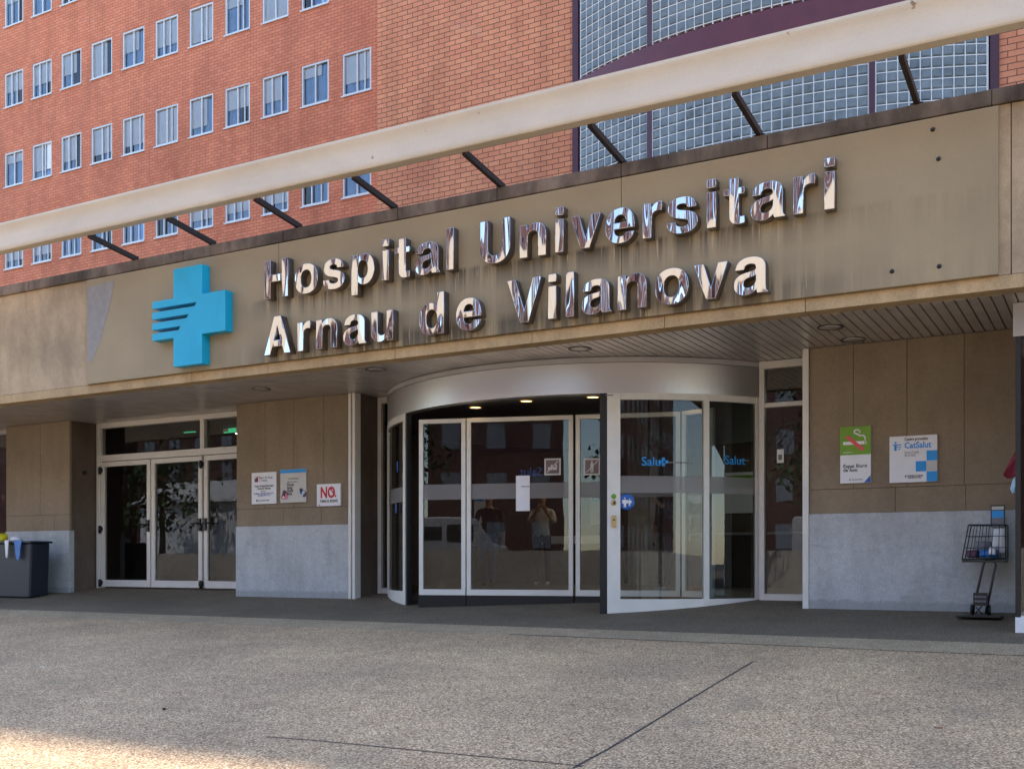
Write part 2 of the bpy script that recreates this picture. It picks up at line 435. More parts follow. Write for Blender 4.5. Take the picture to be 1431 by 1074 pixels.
for k, (px, py) in enumerate(((1311, 1017), (58, 932), (1225, 968))):
    p = ray_ground(px, py); a = k * 1.3
    q = [(p.x + .03 * math.cos(a + t), p.y + .016 * math.sin(a + t) * (1 + .5 * math.cos(t)), ground(p.y) + .006 + .006 * math.sin(2 * t)) for t in (0, .9, 1.8, 2.7, 3.6, 4.5, 5.4)]
    b = MB(); b.face(q)
    tag(b.build('dry_leaf', 'leaf_dry' if k != 1 else 'paper'), ['tiny brown dry leaf on the plaza at the lower right', 'tiny white paper scrap on the plaza left of the stone', 'tiny brown dry leaf on the plaza near the kerb strip'][k], 'litter')

# ------------------------------------------------------------------ brick tower with windows (y = 14.5)
TY = 14.5
tower = thing('brick_tower', (-30, TY, 0), 'tall orange brick hospital wing with rows of white framed windows', 'building')
WX = [-22.298 - 1.7475 * k for k in range(13)][::-1]; WW, WH = 1.175, 1.40
WZ = [12.52, 15.875, 19.13, 22.42, 25.7]
b = MB(); X0, X1, Z0, Z1 = -48, -8, -1, 29.5
xs = [X0]; [xs.extend((w, w + WW)) for w in WX]; xs.append(X1)
zs = [Z0]; [zs.extend((z, z + WH)) for z in WZ]; zs.append(Z1)
for i in range(len(xs) - 1):
    for j in range(len(zs) - 1):
        if i % 2 == 1 and j % 2 == 1: continue
        b.face(((xs[i], TY, zs[j]), (xs[i + 1], TY, zs[j]), (xs[i + 1], TY, zs[j + 1]), (xs[i], TY, zs[j + 1])))
for w in WX:                                   # reveals
    for z in WZ:
        x0, x1, z0, z1, yb = w, w + WW, z, z + WH, TY + .22
        b.face(((x0, TY, z0), (x0, TY, z1), (x0, yb, z1), (x0, yb, z0))); b.face(((x1, TY, z0), (x1, yb, z0), (x1, yb, z1), (x1, TY, z1)))
        b.face(((x0, TY, z1), (x1, TY, z1), (x1, yb, z1), (x0, yb, z1))); b.face(((x0, TY, z0), (x0, yb, z0), (x1, yb, z0), (x1, TY, z0)))
b.face(((X0, TY, Z0), (X0, TY, Z1), (X0, TY + 14, Z1), (X0, TY + 14, Z0)))
b.face(((X0, TY, Z1), (X1, TY, Z1), (X1, TY + 14, Z1), (X0, TY + 14, Z1)))
b.face(((X0, TY + 14, Z0), (X0, TY + 14, Z1), (X1, TY + 14, Z1), (X1, TY + 14, Z0)))
b.build('wall', 'brick_far', tower, recalc=False)
b = MB(); b.box(X0 + .1, X1, TY + .62, TY + .7, Z0, Z1 - .3); b.build('room_back', 'dark_room', tower)
rnd = random.Random(3)
for j, z in enumerate(WZ):
    for i, x in enumerate(WX):
        kind = rnd.random()
        f = MB(); y0, y1 = TY + .015, TY + .1; t = .066
        f.box(x + .004, x + WW - .004, y0, y1, z + .004, z + t); f.box(x - .03, x + WW + .03, TY - .05, TY + .024, z - .04, z + .003); f.box(x + .004, x + WW - .004, y0, y1, z + WH - t, z + WH - .004)
        f.box(x + .004, x + t, y0 + .002, y1, z + t, z + WH - t); f.box(x + WW - t, x + WW - .004, y0 + .002, y1, z + t, z + WH - t)
        mid = x + WW * (.5 if kind < .6 else .36)
        f.box(mid - .025, mid + .025, y0 + .012, y1 - .018, z + t, z + WH - t)
        sl = x + WW * rnd.choice((.62, .7, .76)) if kind > .35 else None
        if sl: f.box(sl - .02, sl + .02, y0 + .03, y1 - .018, z + t, z + WH - t)
        fr = f.build('window', 'alu', tower)
        g = MB(); ox = x + WW - t if kind < .55 else x + WW * rnd.choice((.72, 1, 1)) - t
        g.face(((x + t, TY + .088, z + t), (ox, TY + .088, z + t), (ox, TY + .088, z + WH - t), (x + t, TY + .088, z + WH - t)))
        g.build('pane', 'pane_glass', fr, recalc=False)
        drop = rnd.choice((.3, .45, .55, .6, .62, .7, .75, .88, .95)) * WH if j > 0 else rnd.choice((.2, .5, .75)) * WH
        b0 = MB(); s1 = x + WW if rnd.random() < .7 else x + WW * .68
        b0.box(x, s1, TY + .096, TY + .1, z + WH - drop, z + WH); b0.build('blind', 'blind', fr)
        if drop < .93 * WH:
            c0 = MB(); xa, xb = (x, x + WW) if rnd.random() < .45 else ((x, x + WW * .55) if rnd.random() < .5 else (x + WW * .4, x + WW))
            n = 14; P = [(xa + (xb - xa) * q / n, TY + .15 + .03 * math.sin(q * 2.3 + i)) for q in range(n + 1)]
            for (xa_, ya_), (xb_, yb_) in zip(P, P[1:]): c0.face(((xa_, ya_, z), (xb_, yb_, z), (xb_, yb_, z + WH), (xa_, ya_, z + WH)))
            c0.build('curtain', 'curtain', fr)

# ------------------------------------------------------------------ brick stair block (y = 6.5) and its glass-block bay
BY = 6.5
ROOF = 21.75
block = thing('brick_stair_block', (-12, BY, 0), 'salmon brick block with thin dark joints in front of the window wing', 'building')
xe, xp0, xp1 = -14.906, -9.87, -1.80
b = MB(); b.box(xe, xp0, BY, BY + 8.5, 3.32, ROOF); b.build('wall', 'brick_near', block)
b = MB(); b.box(xp1, 14, BY, BY + 8.5, 3.32, ROOF); b.build('wall', 'brick_near', block)
b = MB(); b.box(xp0, xp1, BY + 4.5, BY + 8.5, 3.32, ROOF); b.build('rear_wall', 'room_wall', block)
b = MB(); b.box(xp0 + .005, xp1 - .005, BY + .3, BY + 8.5, ROOF - .4, ROOF - .003); b.build('roof', 'concrete_dark', block)
bay = thing('glass_block_bay', (-5.8, BY, 0), 'bowed glass block window bay with purple bands above the entrance', 'window bay')
b = MB(); b.box(xp0 - .003, xp0 + .13, BY - .06, BY + .2, 3, ROOF - .5); b.build('post', 'purple_dark', bay)
b = MB(); b.box(xp1 - .135, xp1 + .003, BY - .06, BY + .2, 3, ROOF - .5); b.build('post', 'purple_dark', bay)
AC, AR = (-5.835, BY - .9 + 9.05), 9.05
ha = math.asin((xp1 - .13 - (xp0 + .13)) / 2 / AR); A0, A1 = -math.pi / 2 - ha, -math.pi / 2 + ha
P = .186
def bay_panel(z0, z1):
    """glass blocks and white grout of one storey between z0 and z1"""
    gm, jm = MB(), MB(); nz = int((z1 - z0) / P)
    muls = [A0, -math.pi / 2 - 2.09 / AR, -math.pi / 2 + 2.09 / AR, A1]
    for ma, mb in zip(muls, muls[1:]):
        ma_, mb_ = ma + .055 / AR, mb - .055 / AR; n = round((mb_ - ma_) * AR / P); da = (mb_ - ma_) / n; g = .013
        for i in range(n):
            for k in range(nz):
                q = []; aa, ab = ma_ + i * da + g / AR, ma_ + (i + 1) * da - g / AR; za, zb = z1 - (k + 1) * P + g, z1 - k * P - g
                for a, z in ((aa, za), (ab, za), (ab, zb), (aa, zb)): q.append(Vector((AC[0] + AR * math.cos(a), AC[1] + AR * math.sin(a), z)))
                am, zm = (aa + ab) / 2, (za + zb) / 2; out = Vector((math.cos(am), math.sin(am), 0)); cen = Vector((AC[0] + AR * math.cos(am), AC[1] + AR * math.sin(am), zm))
                inn = [cen + (v - cen) * .72 + out * .012 + Vector((0, 0, rnd.uniform(-.002, .002))) + out * rnd.uniform(-.004, .004) for v in q]
                vo = [gm.bm.verts.new(v) for v in q]; vi = [gm.bm.verts.new(v) for v in inn]
                gm.bm.faces.new(vi)
                for s in range(4): gm.bm.faces.new((vo[s], vo[(s + 1) % 4], vi[(s + 1) % 4], vi[s]))
        for i in range(n + 1):
            a = ma_ + i * da; w = .0085 if 0 < i < n else .018
            jm.arc(AC, AR - .06, AR + .004, a - w / AR, a + w / AR, z0, z1, 1)
        for k in range(nz + 1):
            z = z1 - k * P; jm.arc(AC, AR - .06, AR + .002, ma_, mb_, z - .0085, z + .0085, n)
    gm.build('glass_blocks', 'block_glass', bay, recalc=False); jm.build('grout', 'grout', bay)
bay_panel(3.4, 9.80)
bay_panel(10.52, 15.6)
for z0, z1 in ((9.82, 10.5), (15.62, 16.3)):
    b = MB(); b.arc(AC, AR - .3, AR + .05, A0, A1, z0, z1, 40); b.build('band', 'purple', bay)
for a in (-math.pi / 2 - 2.09 / AR, -math.pi / 2 + 2.09 / AR):
    for z0, z1 in ((3.4, 9.80), (10.52, 15.6)):
        b = MB(); b.arc(AC, AR - .1, AR + .03, a - .05 / AR, a + .05 / AR, z0, z1, 1); b.build('mullion', 'purple_dark', bay)
b = MB(); b.arc(AC, AR - .3, AR - .2, A0, A1, 3, 16.3, 40); b.build('lining', 'room_wall', bay)

# ------------------------------------------------------------------ entrance canopy: fascia, soffit, sign panel
FY, ZS, ZT = -2.0, 3.24, 5.21
MB().box(-40, 12, 10.0, 10.4, -1, 3.31).build('rear_plinth', 'concrete_dark', block)
can = thing('entrance_canopy', (-8, FY, ZS), 'long tan concrete entrance canopy fascia with a slatted metal soffit', 'canopy')
cuts = [-40, -31, -22.5, -18.55, -14.27, -1.02 + .09, 4, 12]
for a, c in zip(cuts, cuts[1:]):
    b = MB(); b.box(a + .004, c - .004, FY + .022, FY + .25, 3.38, 5.05); b.build('fascia_slab', 'concrete', can, bevel=.006)
xj = -40
st = random.Random(5)
while xj < 12:
    w = st.uniform(1.5, 2.3)
    b = MB(); b.box(xj + .003, xj + w - .003, FY - .012, FY + .3, 5.052, ZT); b.build('parapet_cap', 'cap_concrete', can, bevel=.008)
    xj += w
xj = -40
for w in [9, 8, 6.6, 4.4, 1.5, 2.2, 2.05, 1.72, 1.6, 2.2, 2.4, 2, 4]:
    b = MB(); b.box(xj + .003, xj + w - .003, FY + .016, FY + .25, ZS, 3.376); b.build('lower_strip', 'concrete_strip', can, bevel=.005)
    xj += w
b = MB(); b.box(-40, 12, FY + .3, BY - .005, 4.95, 5.15); b.build('roof_slab', 'concrete_dark', can)
b = MB(); b.box(-40, 12, FY + .252, .62, ZS + .06, ZS + .1); b.build('ceiling_board', 'black_metal', can)
b = MB(); x = -26.0
while x < 4.5:
    b.box(x + .006, x + .107, FY + .252, .66, ZS + random.uniform(-.0015, .0015), ZS + .02); x += .113
b.build('soffit_slats', 'soffit', can, bevel=.006)
for a, c in ((-14.245, -10.262), (-10.256, -5.045), (-5.039, -1.04)):
    b = MB(); b.box(a, c, FY - .035, FY + .018, 3.382, 5.03); b.build('sign_panel', 'panel', can, bevel=.004)
for px, py in ((1303, 181), (1311, 222), (1312, 372), (1246, 379)):
    p = at(px, py, FY - .036); b = MB(); b.lathe([(.001, 0), (.024, 0), (.017, .012), (.001, .016)], (0, 0, 0), 10)
    for v in b.bm.verts: v.co = Vector((p.x + v.co.x, p.y - v.co.z, p.z + v.co.y))
    b.build('old_fixing', 'black_metal', can)
# flat grey patch at the left end of the panel, narrowing downwards
b = MB(); pts = [at(*q, FY - .037) for q in ((121, 402), (160, 391), (152, 430), (140, 475), (128, 505), (122, 506))]
b.face(pts); plain('grey_patch', srgb(146, 142, 138), .6); b.build('grey_patch', 'grey_patch', can)

for k, (px, py) in enumerate(((365, 543), (525, 516), (810, 487), (1160, 457), (1192, 474))):
    c = (px - 715) / F; d = (ZS - CAMZ) * F / (HY - py) * (SN * c + CS); y = CAMY + d; p = at(px, py, y)
    b = MB(); b.lathe([(.147, .0), (.147, -.008), (.139, -.008), (.139, .0)], (p.x, p.y, ZS), 28); e = thing('recessed_light', (p.x, p.y, ZS), 'x', 'light', 'unlit lights set in the soffit')
    b.build('ring', 'black_metal', e)
    b = MB(); b.lathe([(.137, -.004), (.06, -.008), (.001, -.008)], (p.x, p.y, ZS), 28); b.build('cover', 'soffit', e)
    e['label'] = ['round soffit light left of the tan wall with three notices', 'round soffit light below the word Arnau', 'round soffit light in front of the revolving door drum',
                  'round soffit light at the right, nearer the fascia', 'round soffit light at the right, nearer the wall'][k]

# ------------------------------------------------------------------ overhead beams and struts
def beam(y, label, tall=1.0):
    prof = [(y + .14, 5.37), (y, 5.37), (y - .012, 5.385), (y - .016, 5.45), (y - .018, 5.56), (y - .03, 5.63), (y - .058, 5.70), (y - .082, 5.735), (y - .084, 5.765), (y - .06, 5.772), (y + .14, 5.772)]
    prof = [(p_, 5.37 + (q_ - 5.37) * tall) for p_, q_ in prof]
    b = MB(); A = [b.bm.verts.new((-60, *p)) for p in prof]; B = [b.bm.verts.new((30, *p)) for p in prof]
    b.bm.faces.new(A); b.bm.faces.new(B[::-1])
    for i in range(len(prof)):
        j = (i + 1) % len(prof); f = b.bm.faces.new((A[i], A[j], B[j], B[i])); f.smooth = 2 <= i <= 6
    return tag(b.build('canopy_beam', 'beam'), label, 'beam')
beam(-2.97, 'long cream steel beam running across above the sign')
beam(-7.8, 'second cream pergola beam out over the plaza, parallel to the entrance', 1.9)
ordn = ['right end', 'second from the right', 'third from the right', 'fourth from the right', 'fourth from the left', 'third from the left', 'second from the left', 'left end']
for k in range(8):
    x = -1.80 - 1.628 * k
    b = MB(); b.bar((x - .01, -2.835, 5.372), (x, FY + .06, 5.235), .052, .07); b.box(x - .06, x + .06, FY + .0, FY + .2, ZT + .001, ZT + .02)
    tag(b.build('support_strut', 'strut'), 'thin dark strut tying the cream beam to the fascia, ' + ordn[k], 'strut', 'dark struts between beam and fascia')
# ------------------------------------------------------------------ blue cross
def cross():
    y1, y0 = FY - .036, FY - .19
    l, r_, bl, br = -12.60, -11.12, -12.155, -11.575; zt, zb, at_, ab = 4.885, 3.445, 4.455, 3.872
    h = at_ - ab
    fz = lambda f: at_ - h * f
    bw = br - bl
    pts = [(bl, zt), (br, zt), (br, at_), (r_, at_), (r_, ab), (br, ab), (br, zb), (bl, zb), (bl, ab), (l, ab), (l, fz(.815)), (bl + bw * .18, fz(.815)),
           (bl + bw * .25, fz(.725)), (l, fz(.725)), (l, fz(.545)), (bl + bw * .46, fz(.545)), (bl + bw * .53, fz(.455)), (l, fz(.455)), (l, fz(.275)), (bl + bw * .74, fz(.275)), (bl + bw * .81, fz(.185)), (l, fz(.185)), (l, at_), (bl, at_)]
    b = MB(); b.poly(pts, y0, y1)
    return tag(b.build('cross_sign', 'cross', bevel=.004), 'bright blue cross emblem with striped left arm on the fascia', 'emblem')
cross()
# ------------------------------------------------------------------ chrome letters
def cub(p0, p1, p2, p3, n=9):
    return [tuple((1 - t) ** 3 * a + 3 * (1 - t) ** 2 * t * b + 3 * (1 - t) * t * t * c + t ** 3 * d for a, b, c, d in zip(p0, p1, p2, p3)) for t in [i / n for i in range(1, n + 1)]]
def path(s):
    out = [s[0]]
    for q in s[1:]:
        if len(q) == 2: out.append(q)
        else: out += cub(out[-1], *q)
    return out
def ell(cx, cy, rx, ry, n=36, e=2.25):
    f = lambda v: math.copysign(abs(v) ** (2 / e), v)
    return [(cx + rx * f(math.cos(2 * math.pi * i / n)), cy + ry * f(math.sin(2 * math.pi * i / n))) for i in range(n)]
def rot180(cs, sx, sy): return [[(sx - x, sy - y) for x, y in c] for c in cs]
g_n = [path([(65, 0), (65, 532), (198, 532), (198, 458), ((235, 515), (290, 546), (365, 546)), ((478, 546), (548, 474), (548, 350)), (548, 0), (408, 0), (408, 318), ((408, 395), (375, 428), (312, 428)), ((248, 428), (205, 385), (205, 310)), (205, 0)])]
g_p = [path([(65, -185), (65, 532), (200, 532), (200, 465), ((235, 520), (290, 546), (350, 546)), ((485, 546), (575, 430), (575, 265)), ((575, 100), (485, -15), (350, -15)), ((290, -15), (240, 10), (205, 58)), (205, -185)]), ell(318, 266, 116, 162)]
GL = {
 'H': (722, [[(73, 0), (73, 718), (218, 718), (218, 442), (505, 442), (505, 718), (650, 718), (650, 0), (505, 0), (505, 312), (218, 312), (218, 0)]]),
 'o': (611, [ell(305, 266, 272, 281), ell(305, 266, 130, 164)]),
 's': (556, [path([(500, 372), (364, 372), ((360, 420), (330, 440), (270, 440)), ((212, 440), (186, 424), (186, 396)), ((186, 365), (215, 355), (300, 338)), ((460, 305), (522, 260), (522, 160)), ((522, 50), (430, -15), (280, -15)), ((125, -15), (33, 50), (28, 170)), (168, 170), ((172, 115), (210, 92), (285, 92)), ((348, 92), (380, 110), (380, 146)), ((380, 180), (350, 192), (250, 212)), ((110, 240), (46, 290), (46, 385)), ((46, 485), (135, 546), (270, 546)), ((410, 546), (495, 485), (500, 372))])]),
 'p': (611, g_p),
 'i': (278, [[(68, 0), (68, 532), (210, 532), (210, 0)], [(68, 602), (68, 728), (210, 728), (210, 602)]]),
 't': (333, [path([(10, 532), (10, 437), (94, 437), (94, 130), ((94, 30), (140, -8), (230, -8)), ((265, -8), (300, -4), (322, 2)), (322, 106), ((305, 103), (295, 102), (282, 102)), ((245, 102), (236, 115), (236, 160)), (236, 437), (322, 437), (322, 532), (236, 532), (236, 682), (94, 682), (94, 532)])]),
 'a': (556, [path([(58, 365), (190, 365), ((195, 415), (225, 440), (285, 440)), ((340, 440), (372, 420), (372, 382)), ((372, 345), (345, 335), (265, 325)), ((110, 305), (35, 260), (35, 148)), ((35, 45), (105, -15), (208, -15)), ((275, -15), (330, 10), (377, 58)), ((378, 35), (383, 15), (392, 0)), (545, 0), (545, 18), ((520, 35), (512, 60), (512, 115)), (512, 385), ((512, 490), (435, 546), (290, 546)), ((150, 546), (65, 480), (58, 365))]),
               path([(372, 270), ((350, 256), (320, 248), (275, 240)), ((205, 227), (178, 200), (178, 155)), ((178, 115), (205, 92), (248, 92)), ((320, 92), (372, 145), (372, 215))])]),
 'l': (278, [[(68, 0), (68, 718), (210, 718), (210, 0)]]),
 'U': (722, [path([(70, 718), (218, 718), (218, 275), ((218, 165), (262, 112), (361, 112)), ((460, 112), (505, 165), (505, 275)), (505, 718), (653, 718), (653, 268), ((653, 90), (545, -20), (361, -20)), ((178, -20), (70, 90), (70, 268))])]),
 'n': (611, g_n), 'u': (611, rot180(g_n, 613, 532)),
 'v': (556, [[(14, 532), (164, 532), (278, 158), (390, 532), (538, 532), (352, 0), (202, 0)]]),
 'e': (556, [path([(532, 218), (180, 218), ((183, 140), (225, 95), (295, 95)), ((340, 95), (372, 115), (388, 152)), (524, 152), ((495, 45), (410, -15), (292, -15)), ((130, -15), (33, 90), (33, 262)), ((33, 435), (135, 546), (288, 546)), ((445, 546), (537, 440), (532, 218))]), path([(180, 312), (392, 312), ((388, 390), (350, 435), (288, 435)), ((225, 435), (188, 390), (180, 312))])]),
 'r': (389, [path([(65, 0), (65, 532), (198, 532), (198, 438), ((228, 510), (285, 546), (345, 546)), ((358, 546), (366, 545), (376, 542)), (376, 402), ((352, 408), (335, 410), (315, 410)), ((240, 408), (207, 365), (207, 285)), (207, 0)])]),
 'A': (722, [[(18, 0), (268, 718), (430, 718), (676, 0), (522, 0), (474, 148), (218, 148), (170, 0)], [(256, 264), (436, 264), (347, 545)]]),
 'd': (611, rot180(g_p, 628, 532)),
 'V': (667, [[(16, 718), (172, 718), (333, 190), (497, 718), (650, 718), (410, 0), (256, 0)]]),
}
def letter(ch, s, x, y, z, depth):
    cu = bpy.data.curves.new('letter', 'CURVE'); cu.dimensions = '2D'; cu.fill_mode = 'BOTH'; cu.extrude = depth / 2 - .006; cu.bevel_depth = .006; cu.bevel_resolution = 1; cu.offset = -.004
    for c in GL[ch][1]:
        c = [q for i, q in enumerate(c) if math.dist(q, c[i - 1]) > 1]
        sp = cu.splines.new('POLY'); sp.points.add(len(c) - 1); sp.use_cyclic_u = True
        for pt, (u, v) in zip(sp.points, c): pt.co = (u * s, v * s, 0, 1)
    o = bpy.data.objects.new('letter', cu); COL.objects.link(o)
    dg = bpy.context.evaluated_depsgraph_get(); me = bpy.data.meshes.new_from_object(o.evaluated_get(dg))
    bpy.data.objects.remove(o); bpy.data.curves.remove(cu)
    me.transform(Matrix.Rotation(R(90), 4, 'X')); me.materials.clear(); me.materials.append(MATS['chrome']); me.materials.append(MATS['chrome_side'])
    for p in me.polygons: p.material_index = 0 if p.normal.y < -.3 else 1
    # each letter sits at its own place in the sheet metal's ripple pattern
    o = bpy.data.objects.new('letter', me); COL.objects.link(o)
    o.location = (x, y - depth / 2, z); o.rotation_euler = (random.uniform(-.012, .012), random.uniform(-.006, .006), random.uniform(-.02, .02))
    return o
NTH = ['first', 'second', 'third', 'fourth', 'fifth', 'sixth', 'seventh', 'eighth', 'ninth', 'tenth', 'eleventh', 'twelfth']
S = .00073
for word, xa, xb, zb in (('Hospital', -10.404, -7.275, 4.237), ('Universitari', -6.882, -2.585, 4.240), ('Arnau', -10.409, -8.20, 3.452), ('de', -7.793, -6.874, 3.458), ('Vilanova', -6.494, -3.285, 3.462)):
    ext = [(min(p[0] for c in GL[ch][1] for p in c), max(p[0] for c in GL[ch][1] for p in c)) for ch in word]
    nat = sum(GL[ch][0] for ch in word[:-1]) + ext[-1][1] - ext[0][0]
    sp = ((xb - xa) - nat * S) / (len(word) - 1)
    x = xa - ext[0][0] * S
    for i, ch in enumerate(word):
        o = letter(ch, S, x, FY - .036, zb, .125)
        tag(o, 'chrome letter %s, %s letter of the word %s on the fascia' % (ch, NTH[i], word), 'letter', 'chrome letters of the hospital name')
        x += GL[ch][0] * S + sp

# ------------------------------------------------------------------ walls under the canopy
def wall(name, x0, x1, label, vcuts, low, returns_to=.62):
    e = thing(name, ((x0 + x1) / 2, 0, 0), label, 'wall')
    b = MB(); b.box(x0 + .004, x1 - .004, .02, returns_to, .0, 3.29, ground); b.build('core', 'concrete_dark', e)
    xs = [x0] + vcuts + [x1]
    for a, c in zip(xs, xs[1:]):
        off = random.uniform(-.002, .002)
        b = MB(); b.box(a + .0025, c - .0025, off, .05, low + .0025, 3.235); b.build('board_panel', 'concrete_wall', e, bevel=.003)
    n = max(2, int((x1 - x0) / .6)); sh = [x0 + (x1 - x0) * (i + (.3 if 0 < i < n else 0)) / n for i in range(n + 1)]
    for a, c in zip(sh, sh[1:]):
        off = random.uniform(-.002, .002)
        b = MB(); b.box(a + .0025, c - .0025, off, .05, 1.17, low - .0025); b.build('base_panel', 'concrete_wall', e, bevel=.003)
    b = MB(); b.box(x0 - .004, x1 + .004, -.018, .1, 0, 1.168, lambda y: ground(y) - .02); b.build('wainscot', 'wainscot', e, bevel=.004)
    return e
wl = wall('entrance_wall', -13.01, -10.62, 'tan concrete wall with three notices and a pale painted base', [at(x, 600, 0).x for x in (370, 410, 452)], 1.46)
for a, c in ((-10.612, -10.56), (-10.535, -10.48)):
    b = MB(); b.box(a, c, -.03, .12, 0, 3.235, lambda y: ground(y) - .01); b.build('edge_trim', 'alu', wl, bevel=.004)
b = MB(); b.box(-10.6, -10.487, .0, .6, 0, 3.23, lambda y: ground(y) - .01); b.build('side_wall', 'concrete_dark', wl)
wr = wall('entrance_wall', -3.38, -1.02, 'tan concrete wall beside the dark vestibule with two notices', [at(x, 600, 0).x for x in (1192, 1267, 1347)], 1.47)
b = MB(); b.box(-3.462, -3.386, -.03, .14, 0, 3.235, lambda y: ground(y) - .01); b.build('edge_trim', 'alu', wr, bevel=.004)
wp = wall('entrance_wall', -19.13, -17.25, 'tan concrete pillar behind the dark blue bin', [-18.1], 1.47)
b = MB(); b.box(-17.249, -17.244, .1, .6, 1.17, 3.2); b.build('side_face', 'concrete_dark', wp)
b = MB(); b.lathe([(.001, 0), (.035, 0), (.035, .05), (.001, .05)], (0, 0, 0), 12)
for v in b.bm.verts: v.co = Vector((-17.243 + v.co.z, .32 + v.co.y, 2.28 + v.co.x))
b.build('wall_socket', 'black_metal', wp)

# ------------------------------------------------------------------ interior lobby
lob = thing('entrance_lobby', (-10, 4, .07), 'dim hospital lobby behind the entrance glazing', 'room')
MB().box(-26, 3, 9.6, 9.8, .07, 3.3).build('rear_wall', 'room_wall', lob)
MB().box(-26, 3, .75, 9.6, 3.245, 3.29).build('ceiling', 'room_ceiling', lob)
MB().box(-26, 3, .75, 9.6, .0, .078).build('floor', 'room_floor', lob)
MB().box(-26.2, -26, .75, 9.8, .07, 3.3).build('side_wall', 'room_wall', lob)
MB().box(3, 3.2, .75, 9.8, .07, 3.3).build('side_wall', 'room_wall', lob)
MB().box(-12.9, -12.6, .75, 7, .08, 3.24).build('partition', 'room_wall', lob)
for x, y in ((-15.6, 3), (-14.6, 5.5), (-9.6, 6.2), (-6.8, 8.2), (-3.2, 4.2), (-4.4, 6.4)):
    e = thing('ceiling_lamp', (x, y, 3.23), 'small lit ceiling lamp inside the lobby', 'light', 'lit lamps inside the lobby')
    MB().box(x - .3, x + .3, y - .06, y + .06, 3.222, 3.243).build('housing', 'alu_grey', e)
    MB().box(x - .28, x + .28, y - .05, y + .05, 3.214, 3.221).build('diffuser', 'lamp_white', e)
desk = thing('reception_desk', (-6.2, 7.2, .08), 'pale reception desk far inside behind the revolving door', 'desk')
MB().box(-8, -4.6, 7.0, 7.6, .08, 1.1).build('front', 'room_wall', desk); MB().box(-8.05, -4.55, 6.9, 7.7, 1.102, 1.15).build('top', 'alu_grey', desk)
for k, (x, y) in enumerate(((-9.2, 8.6), (-5.0, 8.9), (-16.4, 8.2))):
    e = thing('lobby_column', (x, y, .08), ['left', 'right', 'far left'][k] + ' pale column deep inside the lobby', 'column', 'columns inside the lobby')
    MB().box(x - .25, x + .25, y - .25, y + .25, .08, 3.24).build('shaft', 'street_concrete', e)
for k, (x0, x1, y) in enumerate(((-11.6, -9.7, 8.2), (-4.2, -2.0, 7.9), (-16.8, -14.0, 7.0))):
    e = thing('lobby_counter', ((x0 + x1) / 2, y, .08), ['white counter at the left of the lobby', 'white counter at the right of the lobby', 'white counter behind the left doors'][k], 'counter')
    MB().box(x0, x1, y, y + .5, .08, .98).build('front', 'room_wall', e); MB().box(x0 - .05, x1 + .05, y - .08, y + .55, .982, 1.16).build('top', 'white', e)
for k, (x, z) in enumerate(((-10.6, 1.9), (-7.3, 2.1), (-3.2, 2.0), (-15.2, 1.9), (-14.2, 2.0))):
    e = thing('wall_poster', (x, 9.58, z), 'pale poster on the far lobby wall, ' + ['behind the left of the drum', 'behind the drum centre', 'behind the narrow right window', 'left one behind the left doors', 'right one behind the left doors'][k], 'poster')
    MB().box(x - .35, x + .35, 9.57, 9.595, z - .45, z + .45).build('sheet', 'paper', e); MB().box(x - .3, x + .3, 9.562, 9.569, z + .1, z + .38).build('picture', ['sky_blue', 'sign_green', 'navy', 'maroon', 'sky_blue'][k], e)
for px in (264, 320):
    p = at(px, 600, 2.4); e = thing('exit_sign', p, 'green lit exit sign seen through the %s transom pane' % ('wide' if px == 264 else 'narrow'), 'sign', 'green exit signs inside')
    MB().box(p.x - .16, p.x + .16, 2.4, 2.43, p.z - .06, p.z + .06).build('panel', 'exit_green', e)
    MB().box(p.x - .15, p.x - .02, 2.388, 2.398, p.z - .04, p.z + .04).build('symbol', 'white', e)

# ------------------------------------------------------------------ glazed door set on the left (y = .6)
def rect_frame(b, x0, x1, y0, y1, z0, z1, t, tb=None, tt=None):
    tb = tb or t; tt = tt or t
    b.box(x0, x1, y0, y1, z0, z0 + tb); b.box(x0, x1, y0, y1, z1 - tt, z1); b.box(x0, x0 + t, y0, y1, z0 + tb, z1 - tt); b.box(x1 - t, x1, y0, y1, z0 + tb, z1 - tt)
def pane(name, x0, x1, y, z0, z1, mat, parent):
    b = MB(); b.face(((x0, y, z0), (x1, y, z0), (x1, y, z1), (x0, y, z1))); return b.build(name, mat, parent, recalc=False)
ds = thing('glass_door_set', (-15.1, .6, .07), 'white framed glass door set with three leaves and transom panes', 'doors')
b = MB(); x0, x1 = -17.22, -13.02
b.box(x0, x1, .58, .72, 3.14, 3.238); b.box(x0, x0 + .1, .58, .72, .07, 3.14); b.box(x1 - .1, x1, .58, .72, .07, 3.14)
b.box(x0 + .1, x1 - .1, .575, .72, 2.50, 2.62); b.box(-14.46, -14.36, .577, .72, 2.62, 3.14)
b.build('frame', 'alu', ds, bevel=.006)
pane('transom_pane', x0 + .1, -14.46, .65, 2.62, 3.14, 'door_glass', ds); pane('transom_pane', -14.36, x1 - .1, .65, 2.62, 3.14, 'door_glass', ds)
